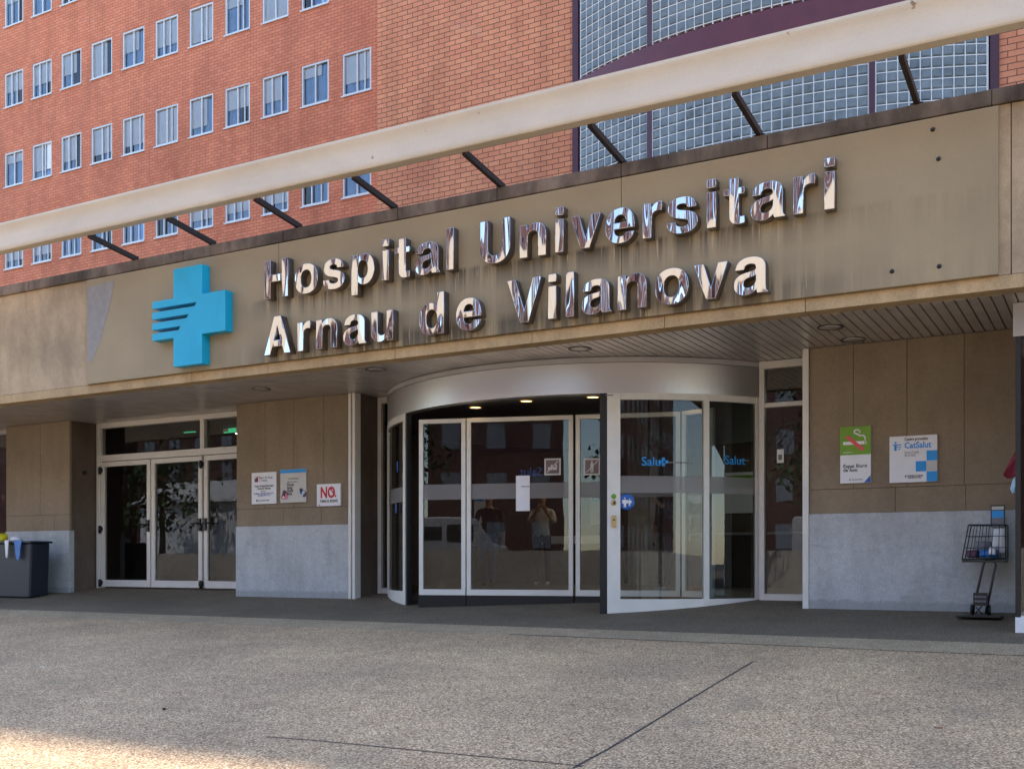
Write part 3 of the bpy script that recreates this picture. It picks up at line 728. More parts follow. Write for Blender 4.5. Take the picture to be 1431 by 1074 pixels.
for k, (a, c) in enumerate(((-17.11, -15.765), (-15.735, -14.435), (-14.385, -13.13))):
    f = MB(); rect_frame(f, a, c, .60, .67, .1, 2.49, .09, .13, .09); d = f.build('door', 'alu', ds, bevel=.005)
    pane('glass', a + .09, c - .09, .635, .23, 2.40, 'door_glass', d)
    hx = (c - .045, c - .045, a + .045)[k]; dirn = (-1, -1, 1)[k]
    h = MB(); h.box(hx - .035, hx + .035, .56, .6, 1.14, 1.36); h.tube([(hx, .575, 1.27), (hx, .53, 1.27), (hx + dirn * .16, .525, 1.27)], .016, 8); h.build('handle', 'black_metal', d)
    for z in (.17, 1.2, 2.33):
        if k == 2: break
        xx = a if k == 0 else c
        h = MB(); h.tube([(xx, .575, z - .07), (xx, .575, z + .07)], .03, 10); h.box(xx - .07, xx + .05, .585, .6, z - .03, z + .045); h.build('hinge', 'black_metal', d)
# left window beyond the pillar
wn = thing('side_window', (-20.2, .3, .07), 'dark window strip left of the tan pillar', 'window')
f = MB(); rect_frame(f, -21.6, -19.14, .3, .4, .03, 3.235, .08); f.build('frame', 'alu_grey', wn); pane('pane', -21.52, -19.22, .35, .11, 3.155, 'side_glass', wn)

# ------------------------------------------------------------------ glazing beside the drum (y = .6)
def side_light(x0, x1, label, bars):
    e = thing('side_window', ((x0 + x1) / 2, .6, .07), label, 'window'); f = MB(); rect_frame(f, x0, x1, .56, .68, .06, 3.235, .07, .09, .1)
    for z in bars: f.box(x0 + .07, x1 - .07, .565, .68, z, z + .06)
    f.build('frame', 'alu', e, bevel=.004); zz = [.15] + [q for z in bars for q in (z, z + .06)] + [3.135]
    for a, c in zip(zz[::2], zz[1::2]): pane('pane', x0 + .07, x1 - .07, .62, a, c, 'side_glass', e)
    return e
sl = side_light(-4.19, -3.47, 'tall narrow white framed window right of the revolving door', [2.62])
pz = at(1090, 637, .61); b = MB(); b.box(pz.x - .045, pz.x + .045, .606, .612, pz.z - .09, pz.z + .09); stk = b.build('sticker', 'paper', sl)
b = MB(); b.box(pz.x - .025, pz.x + .025, .602, .605, pz.z - .05, pz.z + .02); b.build('print', 'ink_grey', stk)
side_light(-10.48, -10.2, 'very narrow window strip left of the revolving door', [])

# ------------------------------------------------------------------ revolving door drum
DC, DR = (-7.25, 2.6), 3.65
def dang(px):
    """angle on the drum circle whose front point lies at this image column"""
    c = (px - 715) / F; dx, dy = CS * c - SN, SN * c + CS
    ox, oy = -DC[0], CAMY - DC[1]; A = dx * dx + dy * dy; B = 2 * (dx * ox + dy * oy); Cq = ox * ox + oy * oy - DR * DR
    disc = max(0, B * B - 4 * A * Cq); t = (-B - math.sqrt(disc)) / 2 / A
    return math.atan2(oy + t * dy, ox + t * dx)
aw0 = math.atan2(.6 - DC[1], -math.sqrt(DR ** 2 - (.6 - DC[1]) ** 2)) ; aw1 = math.atan2(.6 - DC[1], math.sqrt(DR ** 2 - (.6 - DC[1]) ** 2))
aL, aR = dang(566), dang(848)
rv = thing('revolving_door', (DC[0], -.9, ground(-.9)), 'large round revolving door drum with curved metal header and glass walls', 'revolving door')
OT = 2.765
b = MB(); b.arc(DC, DR - .16, DR, aw0 - .02, aw1 + .02, OT, 3.16, 72); b.build('header', 'drum_metal', rv, smooth=False)
b = MB(); b.arc(DC, DR - .1, DR + .012, aw0 - .02, aw1 + .02, 3.165, 3.232, 72); b.build('header_trim', 'alu_grey', rv)
b = MB(); b.arc(DC, .02, DR - .16, -math.pi, math.pi, OT + .015, OT + .1, 72); b.build('drum_ceiling', 'drum_ceiling', rv)
g1 = lambda y: ground(y) + .003
def post(a, w, mat='alu', r0=DR - .07, r1=DR + .008, z1=OT): 
    b = MB(); b.arc(DC, r0, r1, a - w / 2 / DR, a + w / 2 / DR, 0, z1, 2, g1); return b.build('post', mat, rv, bevel=.003)
# left curved wall
post(aL - .04 / DR, .085); MB().arc(DC, DR - .08, DR - .001, aL + .004 / DR, aL + .05 / DR, 0, OT, 2, g1).build('door_seal', 'black_rubber', rv)
post(aw0 + .04 / DR, .05)
b = MB(); b.arc(DC, DR - .06, DR, aw0, aL - .083 / DR, 0, .14, 10, g1); b.build('bottom_rail', 'alu', rv)
b = MB(); b.arc(DC, DR - .06, DR, aw0, aL - .083 / DR, 2.66, OT, 10); b.build('top_rail', 'alu', rv)
def curved_glass(a0, a1, z0, z1, mat, r=DR - .03, n=16, name='curved_glass', smooth=True):
    b = MB()
    for i in range(n):
        p = [(DC[0] + r * math.cos(a0 + (a1 - a0) * q / n), DC[1] + r * math.sin(a0 + (a1 - a0) * q / n)) for q in (i, i + 1)]
        b.face(((*p[0], z0), (*p[1], z0), (*p[1], z1), (*p[0], z1)))
    bmesh.ops.remove_doubles(b.bm, verts=b.bm.verts, dist=1e-4)
    return b.build(name, mat, rv, smooth=smooth, recalc=False)
curved_glass(aw0, aL - .083 / DR, .14, 2.66, 'door_glass')
curved_glass(aw0, aL - .083 / DR, 1.47, 1.69, 'frost_band', DR - .024, 10, 'frosted_band')
# right curved wall
aM = dang(987); aE = aw1
post(aR + .085 / DR, .17); MB().arc(DC, DR - .12, DR - .001, aR - .095 / DR, aR - .002 / DR, 0, OT, 2, g1).build('door_seal', 'black_rubber', rv)
post(aM, .075, 'alu'); post(aE - .03 / DR, .05)
b = MB(); b.arc(DC, DR - .06, DR, aR + .17 / DR, aE, 0, .09, 28, g1); b.build('bottom_rail', 'alu', rv)
b = MB(); b.arc(DC, DR - .06, DR, aR + .17 / DR, aE, 2.68, OT, 28); b.build('top_rail', 'alu', rv)
curved_glass(aR + .17 / DR, aM, .06, 2.68, 'door_glass'); curved_glass(aM, aE, .06, 2.68, 'side_glass')
curved_glass(aR + .17 / DR, aM - .04 / DR, 1.47, 1.69, 'frost_band', DR - .022, 16, 'frosted_band'); curved_glass(aM + .04 / DR, aE, 1.47, 1.69, 'frost_band', DR - .022, 12, 'frosted_band')
# controls on the right post
def on_drum(a, r=DR): return Vector((DC[0] + r * math.cos(a), DC[1] + r * math.sin(a), 0))
def stick(px, py, r, name, mat, shape, yoff=.0):
    a = dang(px); p = on_drum(a, DR + .009 + yoff); c = (px - 715) / F; Z = (p.y - CAMY) / (SN * c + CS); z = Z * (HY - py) / F + CAMZ
    T = Matrix.Translation((p.x, p.y, z)) @ Matrix.Rotation(a + math.pi / 2, 4, 'Z')
    b = MB(); shape(b)
    for v in b.bm.verts: v.co = T @ v.co
    return b.build(name, mat, rv), T
def disc(r, h=.012):
    def f(b):
        b.lathe([(.001, 0), (r, 0), (r * .94, h), (.001, h)], (0, 0, 0), 20)
        for v in b.bm.verts: v.co = Vector((v.co.x, -v.co.z, v.co.y))
    return f
def slab(w, h, t=.02): return lambda b: b.box(-w / 2, w / 2, -t, 0, -h / 2, h / 2)
stick(857, 693, 0, 'push_button', 'sign_green', disc(.032)); stick(857, 702, 0, 'push_button', 'brass', disc(.036)); stick(858, 702, 0, 'push_button_core', 'ink', disc(.016, .02))
stick(857.5, 728, 0, 'key_switch', 'brass', slab(.06, .15)); stick(857.5, 726, 0, 'key_hole', 'ink', disc(.012, .026))
stick(851, 552, 0, 'small_plate', 'ink_grey', slab(.1, .014, .004))
# lettering and sticker on the right glass
def drum_text(px, py, body, size, mat, r_off=.0):
    a = dang(px); p = on_drum(a, DR - .018); c = (px - 715) / F; Z = (p.y - CAMY) / (SN * c + CS); z = Z * (HY - py) / F + CAMZ
    return writing(body, size, p.x, p.y, z, mat, rv, bold=.006, rot=Matrix.Rotation(a + math.pi / 2, 4, 'Z'))
drum_text(896, 650, 'Salut', .16, 'sky_blue'); drum_text(1013, 648, 'Salut', .16, 'sky_blue')
def logo_bits(b):
    for k, (dx, dz) in enumerate(((0, 0), (.045, .035), (.045, -.035), (.09, 0))): b.box(dx - .02, dx + .02, -.003, 0, dz - .02, dz + .02)
stick(922, 645, 0, 'logo', 'sky_blue', logo_bits, -.025); stick(1040, 643, 0, 'logo', 'ink_grey', slab(.16, .012, .003), -.025)
stick(950, 646, 0, 'small_print', 'ink_grey', slab(.34, .014, .003), -.025)
o, T = stick(875.5, 701, 0, 'round_sticker', 'deep_blue', disc(.105, .004), -.02)
def folk(b):
    for dx, s in ((-.025, 1), (.035, .72)):
        b.lathe([(.001, 0), (.014 * s, 0), (.001, .003)], (dx, .048 * s, .0), 10)
        b.box(dx - .016 * s, dx + .016 * s, -.02 * s - .02, .03 * s, 0, .002); b.box(dx - .014 * s, dx - .003, -.06 * s - .01, -.03 * s, 0, .002); b.box(dx + .003, dx + .014 * s, -.06 * s - .01, -.03 * s, 0, .002)
        b.box(dx - .034 * s, dx - .017 * s, -.02 * s, .026 * s, 0, .002); b.box(dx + .017 * s, dx + .034 * s, -.02 * s, .026 * s, 0, .002)
    for v in b.bm.verts: v.co = Vector((v.co.x, -.006 - v.co.z, v.co.y))
stick(875.5, 701, 0, 'sticker_figures', 'white', folk, -.02)
stick(556, 652, 0, 'small_sticker', 'deep_blue', slab(.05, .16, .004), .002); stick(554, 710, 0, 'small_sticker', 'deep_blue', slab(.06, .14, .004), .002)

# inner leaves
P0, P4, P5 = Vector((-8.85, -.62, 0)), Vector((-5.25, .45, 0)), Vector((-4.72, .30, 0))
def along(px):
    """point of the leaf line P0-P4 seen at this column"""
    c = (px - 715) / F; dx, dy = CS * c - SN, SN * c + CS; e = P4 - P0
    # (t dx, CAMY + t dy) = P0 + s e
    det = dx * -e.y + e.x * dy; t = (P0.x * -e.y + e.x * (P0.y - CAMY)) / det
    return Vector((t * dx, CAMY + t * dy, 0))
def leaf(a, c, name='door_leaf', glassm='door_glass', z1=2.63, t=.062, posts=True):
    d = (c - a); L = d.length; u = d.normalized(); ang = math.atan2(u.y, u.x)
    T = Matrix.Translation(a) @ Matrix.Rotation(ang, 4, 'Z')
    g0 = .05
    f = MB(); rect_frame(f, .004, L - .004, -.03, .03, .095, z1, t, .085)
    for v in f.bm.verts: v.co = T @ v.co
    o = f.build(name, 'alu', rv, bevel=.004)
    f = MB(); f.box(.0, L, -.026, .026, -.15, .093)
    for v in f.bm.verts: v.co = T @ v.co
    f.build('skirt', 'black_rubber', o)
    f = MB(); f.face(((t, 0, .18), (L - t, 0, .18), (L - t, 0, z1 - t), (t, 0, z1 - t)))
    for v in f.bm.verts: v.co = T @ v.co
    f.build('glass', glassm, o, recalc=False)
    f = MB(); f.face(((t, -.005, 1.47), (L - t, -.005, 1.47), (L - t, -.005, 1.69), (t, -.005, 1.69)))
    for v in f.bm.verts: v.co = T @ v.co
    f.build('frosted_band', 'frost_band', o, recalc=False)
    return o, T, L
q = [P0, along(651), along(801), P4]
leaf(q[0], q[1]); mid, TM, LM = leaf(q[1] + (q[2] - q[1]) * .006, q[2]); rgt, TR, LR = leaf(q[2] + (q[3] - q[2]) * .02, q[3]); leaf(P4 + (P5 - P4) * .06, P5, t=.06)
b = MB(); b.lathe([(.09, .1), (.09, 2.7), (.001, 2.7)], (P4.x + .02, P4.y + .06, 0), 20); b.build('centre_column', 'black_metal', rv)
def on_leaf(px, py, T):
    """local x and z on a leaf for this pixel"""
    p = along(px); c = (px - 715) / F; Z = (p.y - CAMY) / (SN * c + CS); z = Z * (HY - py) / F + CAMZ
    return (T.inverted() @ p).x, z
def leaf_item(px, py, w, h, name, mat, T, parent, y=-.012, t=.004):
    x, z = on_leaf(px, py, T); b = MB(); b.box(x - w / 2, x + w / 2, y - t, y, z - h / 2, z + h / 2)
    for v in b.bm.verts: v.co = T @ v.co
    return b.build(name, mat, parent)
leaf_item(730.5, 689, .20, .50, 'paper_notice', 'paper', TM, mid)
leaf_item(734, 679.5, .12, .012, 'notice_line', 'ink_grey', TM, mid, -.018, .002)
plain('pictogram_plum', srgb(112, 94, 100), .5)
for px, T, par in ((772, TM, mid), (827, TR, rgt)):
    leaf_item(px, 652, .235, .235, 'pictogram_sign', 'sign_grey', T, par); leaf_item(px, 652, .19, .19, 'pictogram_field', 'pictogram_plum', T, par, -.018, .002)
    x, z = on_leaf(px, 652, T); b = MB(); b.bar((x - .08, -.026, z - .08), (x + .08, -.026, z + .08), .012, .002, (0, 1, 0))
    if px == 772:
        for dx in (-.035, .03): b.box(x + dx - .03, x + dx + .03, -.0235, -.021, z - .045, z - .005); b.box(x + dx + .012, x + dx + .034, -.0236, -.021, z - .004, z + .03)
    else:
        b.box(x - .02, x + .02, -.0235, -.021, z - .03, z + .05); b.box(x - .012, x + .012, -.0236, -.021, z + .055, z + .078); b.box(x - .02, x - .005, -.0237, -.021, z - .08, z - .031); b.box(x + .006, x + .02, -.0237, -.021, z - .08, z - .031)
    for v in b.bm.verts: v.co = T @ v.co
    b.build('pictogram', 'sign_grey', par)
x, z = on_leaf(757, 664, TM)
flat(text_mesh('Salut', .17, 0, 0, 0, bold=.006, rot=TM.to_3x3().to_4x4() @ Matrix.Diagonal((-1, 1, 1, 1))), 'mirrored_lettering', 'deep_blue', None)
o = bpy.data.objects['mirrored_lettering']; me = o.data; w = TM @ Vector((x, .02, 0)); me.transform(Matrix.Translation((w.x, w.y, z))); child(o, mid)
# ceiling spots of the drum
for k, (px, py) in enumerate(((664, 569), (735, 560), (828, 554.5), (965, 556.5))):
    c = (px - 715) / F; d = (OT + .01 - CAMZ) * F / (HY - py) * (SN * c + CS); p = at(px, py, CAMY + d)
    b = MB(); b.lathe([(.105, .0), (.1, -.012), (.085, -.014), (.085, .0)], (p.x, p.y, OT + .015), 24); sp = b.build('ceiling_spot', 'brass', rv)
    b = MB(); b.lathe([(.084, -.004), (.001, -.006)], (p.x, p.y, OT + .015), 24); b.build('bulb', 'lamp_warm', sp)

# ------------------------------------------------------------------ wall notices
def board(name, x0, x1, z0, z1, mat, label, cat='sign', y=-.03, th=.02):
    e = thing(name, ((x0 + x1) / 2, 0, z0), label, cat)
    MB().box(x0, x1, y, y + th + .008, z0, z1).build('board', mat, e, bevel=.002); return e
def fields(e, x0, z0, w, h, items, y=-.032):
    for it in items:
        if it[0] == 'box':
            _, u0, u1, v0, v1, mat, nm = it; MB().box(x0 + u0 * w, x0 + u1 * w, y - .001, y + .001, z0 + v0 * h, z0 + v1 * h).build(nm, mat, e)
        elif it[0] == 'txt':
            _, u, v, s, body, mat, bold = it[:7]; writing(body, s, x0 + u * w, y, z0 + v * h, mat, e, width=it[7] * w if len(it) > 7 else None, bold=bold)
e = board('notice_board', -12.644, -12.11, 1.536, 2.06, 'paper', 'white notice with maroon emblem, leftmost on the left wall')
fields(e, -12.644, 1.536, .534, .524, [('box', .13, .27, .70, .88, 'maroon', 'emblem'), ('txt', .31, .80, .058, 'Banc de Sang', 'ink_grey', .0, 0.55), ('txt', .31, .71, .058, 'i Teixits', 'ink_grey', 0, 0.34),
    ('txt', .12, .54, .05, 'Centre Hospital Universitari', 'ink', .004, 0.78), ('txt', .24, .46, .05, 'Arnau de Vilanova', 'ink', .004, 0.55), ('txt', .38, .38, .04, 'Horari', 'ink_grey', .0), ('txt', .10, .31, .04, 'de dilluns a divendres de 8 a 21 h', 'deep_blue', 0, 0.8), ('txt', .26, .25, .04, 'dissabtes de 9 a 14', 'deep_blue', 0, 0.5),
    ('box', .2, .25, .08, .14, 'ink', 'mark'), ('txt', .27, .09, .035, 'Generalitat', 'ink_grey', 0), ('txt', .58, .09, .045, 'salut', 'ink_grey', 0)])
b = MB(); b.poly([(-12.644 + .534 * .145, 1.536 + .524 * .80), (-12.644 + .534 * .255, 1.536 + .524 * .87), (-12.644 + .534 * .145, 1.536 + .524 * .87)], -.0345, -.0332); b.build('emblem_flash', 'paper', e)
e = board('notice_board', -12.017, -11.471, 1.542, 2.085, 'sign_grey', 'grey poster with a blue top strip on the left wall')
fields(e, -12.017, 1.542, .546, .543, [('box', .0, 1., .89, .995, 'sky_blue', 'top_strip'), ('txt', .30, .70, .045, 'Campanya', 'ink_grey', 0, 0.42), ('txt', .27, .60, .045, 'donants', 'ink_grey', 0, 0.4),
    ('txt', .26, .50, .068, 'Dona', 'ink', .012), ('txt', .26, .41, .068, 'sang', 'ink', .012), ('txt', .26, .32, .068, 'dona', 'ink', .012), ('txt', .26, .23, .068, 'vida', 'ink', .012)])
def blot(e, cx, cz, r, mats, seed):
    q = random.Random(seed)
    for k in range(7):
        a = q.uniform(0, 6.28); rr = q.uniform(0, r * .6); w = q.uniform(.02, .05)
        b = MB(); n = 9; ph = q.uniform(0, 6)
        b.poly([(cx + rr * math.cos(a) + w * math.cos(t * 6.283 / n) * (1 + .3 * math.sin(3 * t + ph)), cz + rr * math.sin(a) + w * math.sin(t * 6.283 / n)) for t in range(n)], -.0335 - k * .0007, -.0331 - k * .0007 + .0006); b.build('picture_patch', mats[k % len(mats)], e)
blot(e, -11.93, 1.64, .11, ['plum', 'pink', 'ink', 'paper'], 1); blot(e, -11.53, 1.70, .10, ['navy', 'plum', 'cloth_blue'], 2)
e = board('notice_board', -11.248, -10.768, 1.466, 1.82, 'paper', 'small white sign with a red NO on the left wall')
x0, z0, w, h = -11.248, 1.466, .48, .354
writing('NO', .245, x0 + .155 * w, -.032, z0 + .38 * h, 'sign_red', e, width=.30, bold=.03); fields(e, x0, z0, w, h, [('txt', .15, .17, .058, 'FUMAR AL RECINTE', 'ink', .012, 0.74), ('txt', .05, .04, .025, 'Salut', 'ink_grey', 0)])
b = MB(); b.bar((x0 + .56 * w, -.035, z0 + .83 * h), (x0 + .82 * w, -.035, z0 + .40 * h), .022, .003, (0, 1, 0)); b.build('slash', 'sign_red', e)
e = board('notice_board', -3.0, -2.635, 1.535, 2.225, 'paper', 'green and white no smoking sign on the right wall')
x0, z0, w, h = -3.0, 1.535, .365, .69
fields(e, x0, z0, w, h, [('box', 0, 1, .50, 1., 'sign_green', 'green_field'), ('txt', .1, .275, .06, 'Espai lliure', 'ink', .014, 0.78), ('txt', .1, .205, .06, 'de fum', 'ink', .014, 0.46), ('box', .30, .34, .05, .075, 'ink_grey', 'mark'), ('txt', .37, .05, .03, 'Generalitat', 'ink_grey', 0)])
fields(e, x0, z0, w, h, [('box', .10, .80, .68, .735, 'white', 'cigarette'), ('box', .83, .86, .68, .735, 'white', 'ember'), ('txt', .1, .535, .028, 'www.gencat.cat', 'white', 0, 0.32)], -.0335)
S2 = [(x0 + u * w, -.035, z0 + v * h) for u, v in ((.82, .745), (.82, .80), (.76, .835), (.66, .835), (.58, .86), (.48, .885), (.46, .915), (.52, .94), (.60, .935), (.64, .915), (.66, .885))]
b = MB(); b.tube(S2, .011, 8); b.build('smoke_curl', 'white', e)
b = MB(); b.bar((x0 + .22 * w, -.037, z0 + .83 * h), (x0 + .76 * w, -.037, z0 + .58 * h), .045, .004, (0, 1, 0)); b.build('slash', 'sign_soft_red', e)
b = MB(); b.poly([(x0 + .78 * w, z0 + .003), (x0 + w - .003, z0 + .003), (x0 + w - .003, z0 + .13 * h)], -.034, -.032); b.build('corner', 'deep_blue', e)
e = board('notice_board', -2.419, -1.878, 1.521, 2.075, 'paper', 'white health service plate with blue squares on the right wall')
x0, z0, w, h = -2.419, 1.521, .541, .554
fields(e, x0, z0, w, h, [('txt', .32, .895, .056, 'Centre proveïdor', 'ink', .01, 0.5), ('txt', .315, .735, .10, 'CatSalut', 'sky_blue', .022, 0.56), ('txt', .32, .62, .045, 'Servei Català', 'ink_grey', 0, 0.3), ('txt', .32, .56, .045, 'de la Salut', 'ink_grey', 0, 0.24),
    ('box', .78, 1, .45, .665, 'sky_blue', 'blue_square'), ('box', .555, .775, .225, .445, 'sky_blue', 'blue_square'), ('box', .78, 1, .005, .22, 'sky_blue', 'blue_square'), ('box', .78, 1, .226, .444, 'sign_grey', 'grey_square'),
    ('box', .33, .36, .115, .15, 'ink', 'mark'), ('txt', .385, .125, .034, 'Generalitat de Catalunya', 'ink', 0, 0.32), ('txt', .385, .085, .034, 'Departament de Salut', 'ink', 0, 0.28)])
b = MB(); b.box(x0 + .105 * w, x0 + .155 * w, -.034, -.032, z0 + .69 * h, z0 + .80 * h); b.box(x0 + .07 * w, x0 + .25 * w, -.0342, -.032, z0 + .802 * h, z0 + .825 * h); b.box(x0 + .17 * w, x0 + .25 * w, -.0344, -.032, z0 + .755 * h, z0 + .775 * h); b.box(x0 + .18 * w, x0 + .23 * w, -.0344, -.032, z0 + .71 * h, z0 + .73 * h)
b.box(x0 + .11 * w, x0 + .15 * w, -.0346, -.032, z0 + .84 * h, z0 + .88 * h); b.build('logo', 'sky_blue', e)

# ------------------------------------------------------------------ vestibule at the right edge
vs = thing('glass_vestibule', (.4, -1.3, ground(-1.3)), 'dark glass vestibule with a white base at the right edge', 'vestibule')
x0 = -.945
MB().box(x0, 2.5, -1.3, 0, 0, .0 + .02, lambda y: ground(y)).build('plinth', 'alu', vs)
b = MB(); b.box(x0, 2.5, -1.32, -1.26, ground(-1.3), at(1425, 862, -1.3).z); b.build('base_rail', 'white', vs)
zt = at(1425, 470, -1.3).z
b = MB(); b.box(x0 - .02, 2.5, -1.33, 0, zt, 3.235); b.build('head', 'alu_grey', vs)
b = MB(); b.box(x0, x0 + .05, -1.31, -1.25, at(1425, 862, -1.3).z, zt); b.build('corner_post', 'black_metal', vs)
pane('pane', x0 + .05, 2.4, -1.28, at(1425, 862, -1.3).z, zt, 'side_glass', vs)
MB().box(x0 + .05, 2.4, -.3, -.25, .05, zt).build('rear_panel', 'black_metal', vs)
b = MB(); b.box(-.985, -.95, -1.3, -1.265, 1.62, 1.66); 
# hanging cloths
def cloth(pts, y, mat, label, nm):
    b = MB(); P = [at(px, py, y) for px, py in pts]; n = len(P)
    A = [b.bm.verts.new((p.x, p.y + .03 * math.sin(i * 1.7), p.z)) for i, p in enumerate(P)]; B = [b.bm.verts.new((p.x, p.y + .05 + .02 * math.sin(i * 1.7), p.z)) for i, p in enumerate(P)]
    b.bm.faces.new(A); b.bm.faces.new(B[::-1])
    for i in range(n): b.bm.faces.new((A[i], B[i], B[(i + 1) % n], A[(i + 1) % n]))
    return tag(b.build(nm, mat, bevel=.01), label, 'cloth')
b.bm.free()
cloth([(1418, 630), (1410, 644), (1405, 655), (1401, 664), (1407, 668), (1413, 667), (1420, 664), (1421, 640)], -1.2, 'cloth_red', 'maroon cloth hanging at the edge of the dark vestibule', 'hanging_cloth')
cloth([(1419, 664), (1414, 670), (1411, 683), (1415, 690), (1421, 686), (1422, 668)], -1.24, 'cloth_blue', 'pale blue cloth tip hanging below the maroon cloth', 'hanging_cloth')

# ------------------------------------------------------------------ hand truck with wire basket (right)
CY = -.42
ct = thing('hand_truck', (-1.5, CY, ground(CY)), 'black hand truck carrying a wire basket of papers by the right wall', 'hand truck')
gz = ground(CY)
pt = lambda px, py, y=CY: at(px, py, y)
b = MB(); a, c = pt(1338, 860), pt(1400, 860); b.box(a.x, c.x, CY - .16, CY + .12, gz + .012, gz + .035); b.build('toe_plate', 'black_metal', ct, bevel=.004)
L0, L1, T0, T1 = pt(1358, 857), pt(1374, 788), pt(1391, 788), pt(1377, 857)
hoop = [L0, L0.lerp(L1, .5), L1, L1 + Vector((.025, .03, .045)), (L1 + T0) / 2 + Vector((0, .03, .062)), T0 + Vector((-.025, .03, .045)), T0, T0.lerp(T1, .5), T1]
b = MB(); b.tube(hoop, .014, 8); b.build('frame', 'black_metal', ct)
b = MB(); q = pt(1370, 837); b.box(q.x - .075, q.x + .075, CY - .03, CY - .018, q.z - .07, q.z + .075); pl = b.build('plate', 'black_metal', ct)
for dz in (.03, -.02):
    b = MB()
    for k in range(5): b.box(q.x - .058 + k * .024, q.x - .04 + k * .024, CY - .034, CY - .0305, q.z + dz - .011, q.z + dz + .011)
    b.build('plate_marks', 'ink_grey', pl)
b = MB(); b.tube([pt(1364, 848), pt(1372, 858)], .007, 6); b.tube([pt(1378, 846), pt(1384, 858)], .007, 6); b.tube([pt(1362, 857), pt(1372, 846)], .007, 6); b.build('brace', 'black_metal', ct)
for s in (-1, 1):
    b = MB(); xw = (L0.x + T1.x) / 2 + s * .085; b.lathe([(.001, -.02), (.05, -.02), (.06, -.01), (.06, .01), (.05, .02), (.001, .02)], (0, 0, 0), 16)
    for v in b.bm.verts: v.co = Vector((xw + v.co.z, CY + .16 + v.co.x, gz + .09 + v.co.y))
    b.build('wheel', 'black_rubber', ct)
b = MB(); bl, br_, tl, tr_ = pt(1344, 781), pt(1405, 780), pt(1353, 733), pt(1405, 733)
dep = Vector((0, .26, 0)); W = .006
bot = [bl, br_, br_ + dep, bl + dep]; top = [tl, tr_, tr_ + dep, tl + dep]
for rg, r in ((bot, .012), (top, .008)): b.tube(rg, r, 6, True)
for i in range(4): b.tube([bot[i], top[i]], .007, 6)
for k in range(1, 6):
    for (A, B, C_, D_) in ((bl, br_, tl, tr_), (bl + dep, br_ + dep, tl + dep, tr_ + dep)): b.tube([A.lerp(B, k / 6), C_.lerp(D_, k / 6)], .004, 6)
    b.tube([bl.lerp(br_, k / 6), bl.lerp(br_, k / 6) + dep], .004, 6)
for k in (1, 2): b.tube([bl.lerp(tl, k / 3), br_.lerp(tr_, k / 3), br_.lerp(tr_, k / 3) + dep, bl.lerp(tl, k / 3) + dep], .004, 6, True)
b.box(bl.x, br_.x, CY - .005, CY + .265, bl.z - .035, bl.z - .012)
bk = b.build('wire_basket', 'black_metal', ct)
b = MB(); p0, p1 = pt(1384, 736, CY + .2), pt(1404, 705, CY + .2); b.box(p0.x, p1.x, CY + .19, CY + .21, p0.z, p1.z); hd = b.build('display_card', 'black_metal', ct)
for v0, v1, m in ((.02, .42, 'ink_grey'), (.42, .74, 'sky_blue'), (.78, .94, 'sign_grey')):
    b = MB(); b.box(p0.x + .012, p1.x - .012, CY + .184, CY + .188, p0.z + (p1.z - p0.z) * v0, p0.z + (p1.z - p0.z) * v1); b.build('card_print', m, hd)
def item(px0, px1, py0, py1, y0, y1, name, mat, label, cat):
    a, c = pt(px0, py1, y0), pt(px1, py0, y0); b = MB(); b.box(a.x, c.x, y0, y1, a.z, c.z); bmesh.ops.subdivide_edges(b.bm, edges=b.bm.edges, cuts=2, use_grid_fill=True)
    q = random.Random(px0)
    for v in b.bm.verts: v.co += Vector((q.uniform(-.008, .008), q.uniform(-.008, .008), q.uniform(-.008, .008)))
    return tag(b.build(name, mat, smooth=True), label, cat)
item(1386, 1403, 738, 772, CY + .16, CY + .18, 'newspaper', 'paper', 'white printed paper standing in the wire basket', 'newspaper')
item(1368, 1392, 768, 778, CY + .03, CY + .16, 'plastic_bag', 'bag_blue', 'crumpled blue bag in the wire basket', 'bag')
item(1382, 1390, 764, 774, CY + .01, CY + .03, 'paper_cup', 'bag_white', 'small white crumpled paper on the blue bag in the basket', 'paper')
item(1350, 1366, 769, 778, CY + .05, CY + .2, 'folded_cloth', 'plum', 'plum coloured bundle at the left of the wire basket', 'bundle')
item(1362, 1384, 756, 770, CY + .17, CY + .24, 'folded_cloth', 'ink_grey', 'grey bundle at the back of the wire basket', 'bundle')

# ------------------------------------------------------------------ bin (left)
BYY = -.75
bn = thing('waste_bin', (-18.3, BYY, ground(BYY)), 'big dark blue waste container in front of the left pillar', 'bin')
xr = at(43, 800, BYY).x; zt_ = at(40, 758, BYY).z; gz = ground(BYY)
b = MB(); b.box(xr - 1.9, xr, BYY, BYY + .40, gz, zt_); 
for v in b.bm.verts:
    if v.co.z < .2: v.co.x += .05 if v.co.x < xr - .5 else -.05; v.co.z = ground(v.co.y) + .01
b.build('body', 'bin_plastic', bn, bevel=.03)
b = MB(); rect_frame(b, 0, 1, 0, .01, 0, 1, .1); b.bm.free()
b = MB(); b.box(xr - 1.94, xr + .035, BYY - .035, BYY + .435, zt_ - .005, zt_ + .035); b.build('rim', 'bin_dark', bn, bevel=.012)
def bagm(c, r, sq, seed):
    b = MB(); bmesh.ops.create_icosphere(b.bm, subdivisions=3, radius=1); q = random.Random(seed); off = [Vector((q.uniform(-1, 1), q.uniform(-1, 1), q.uniform(-1, 1))).normalized() for _ in range(9)]
    for v in b.bm.verts:
        n = v.co.copy(); s = 1 + sum(.16 * max(0, n.dot(o_)) ** 6 for o_ in off) - .12 * abs(math.sin(5 * n.x + 3 * n.z)); v.co = Vector((c[0] + n.x * r * s, c[1] + n.y * r * s, c[2] + n.z * r * sq * s))
    return b
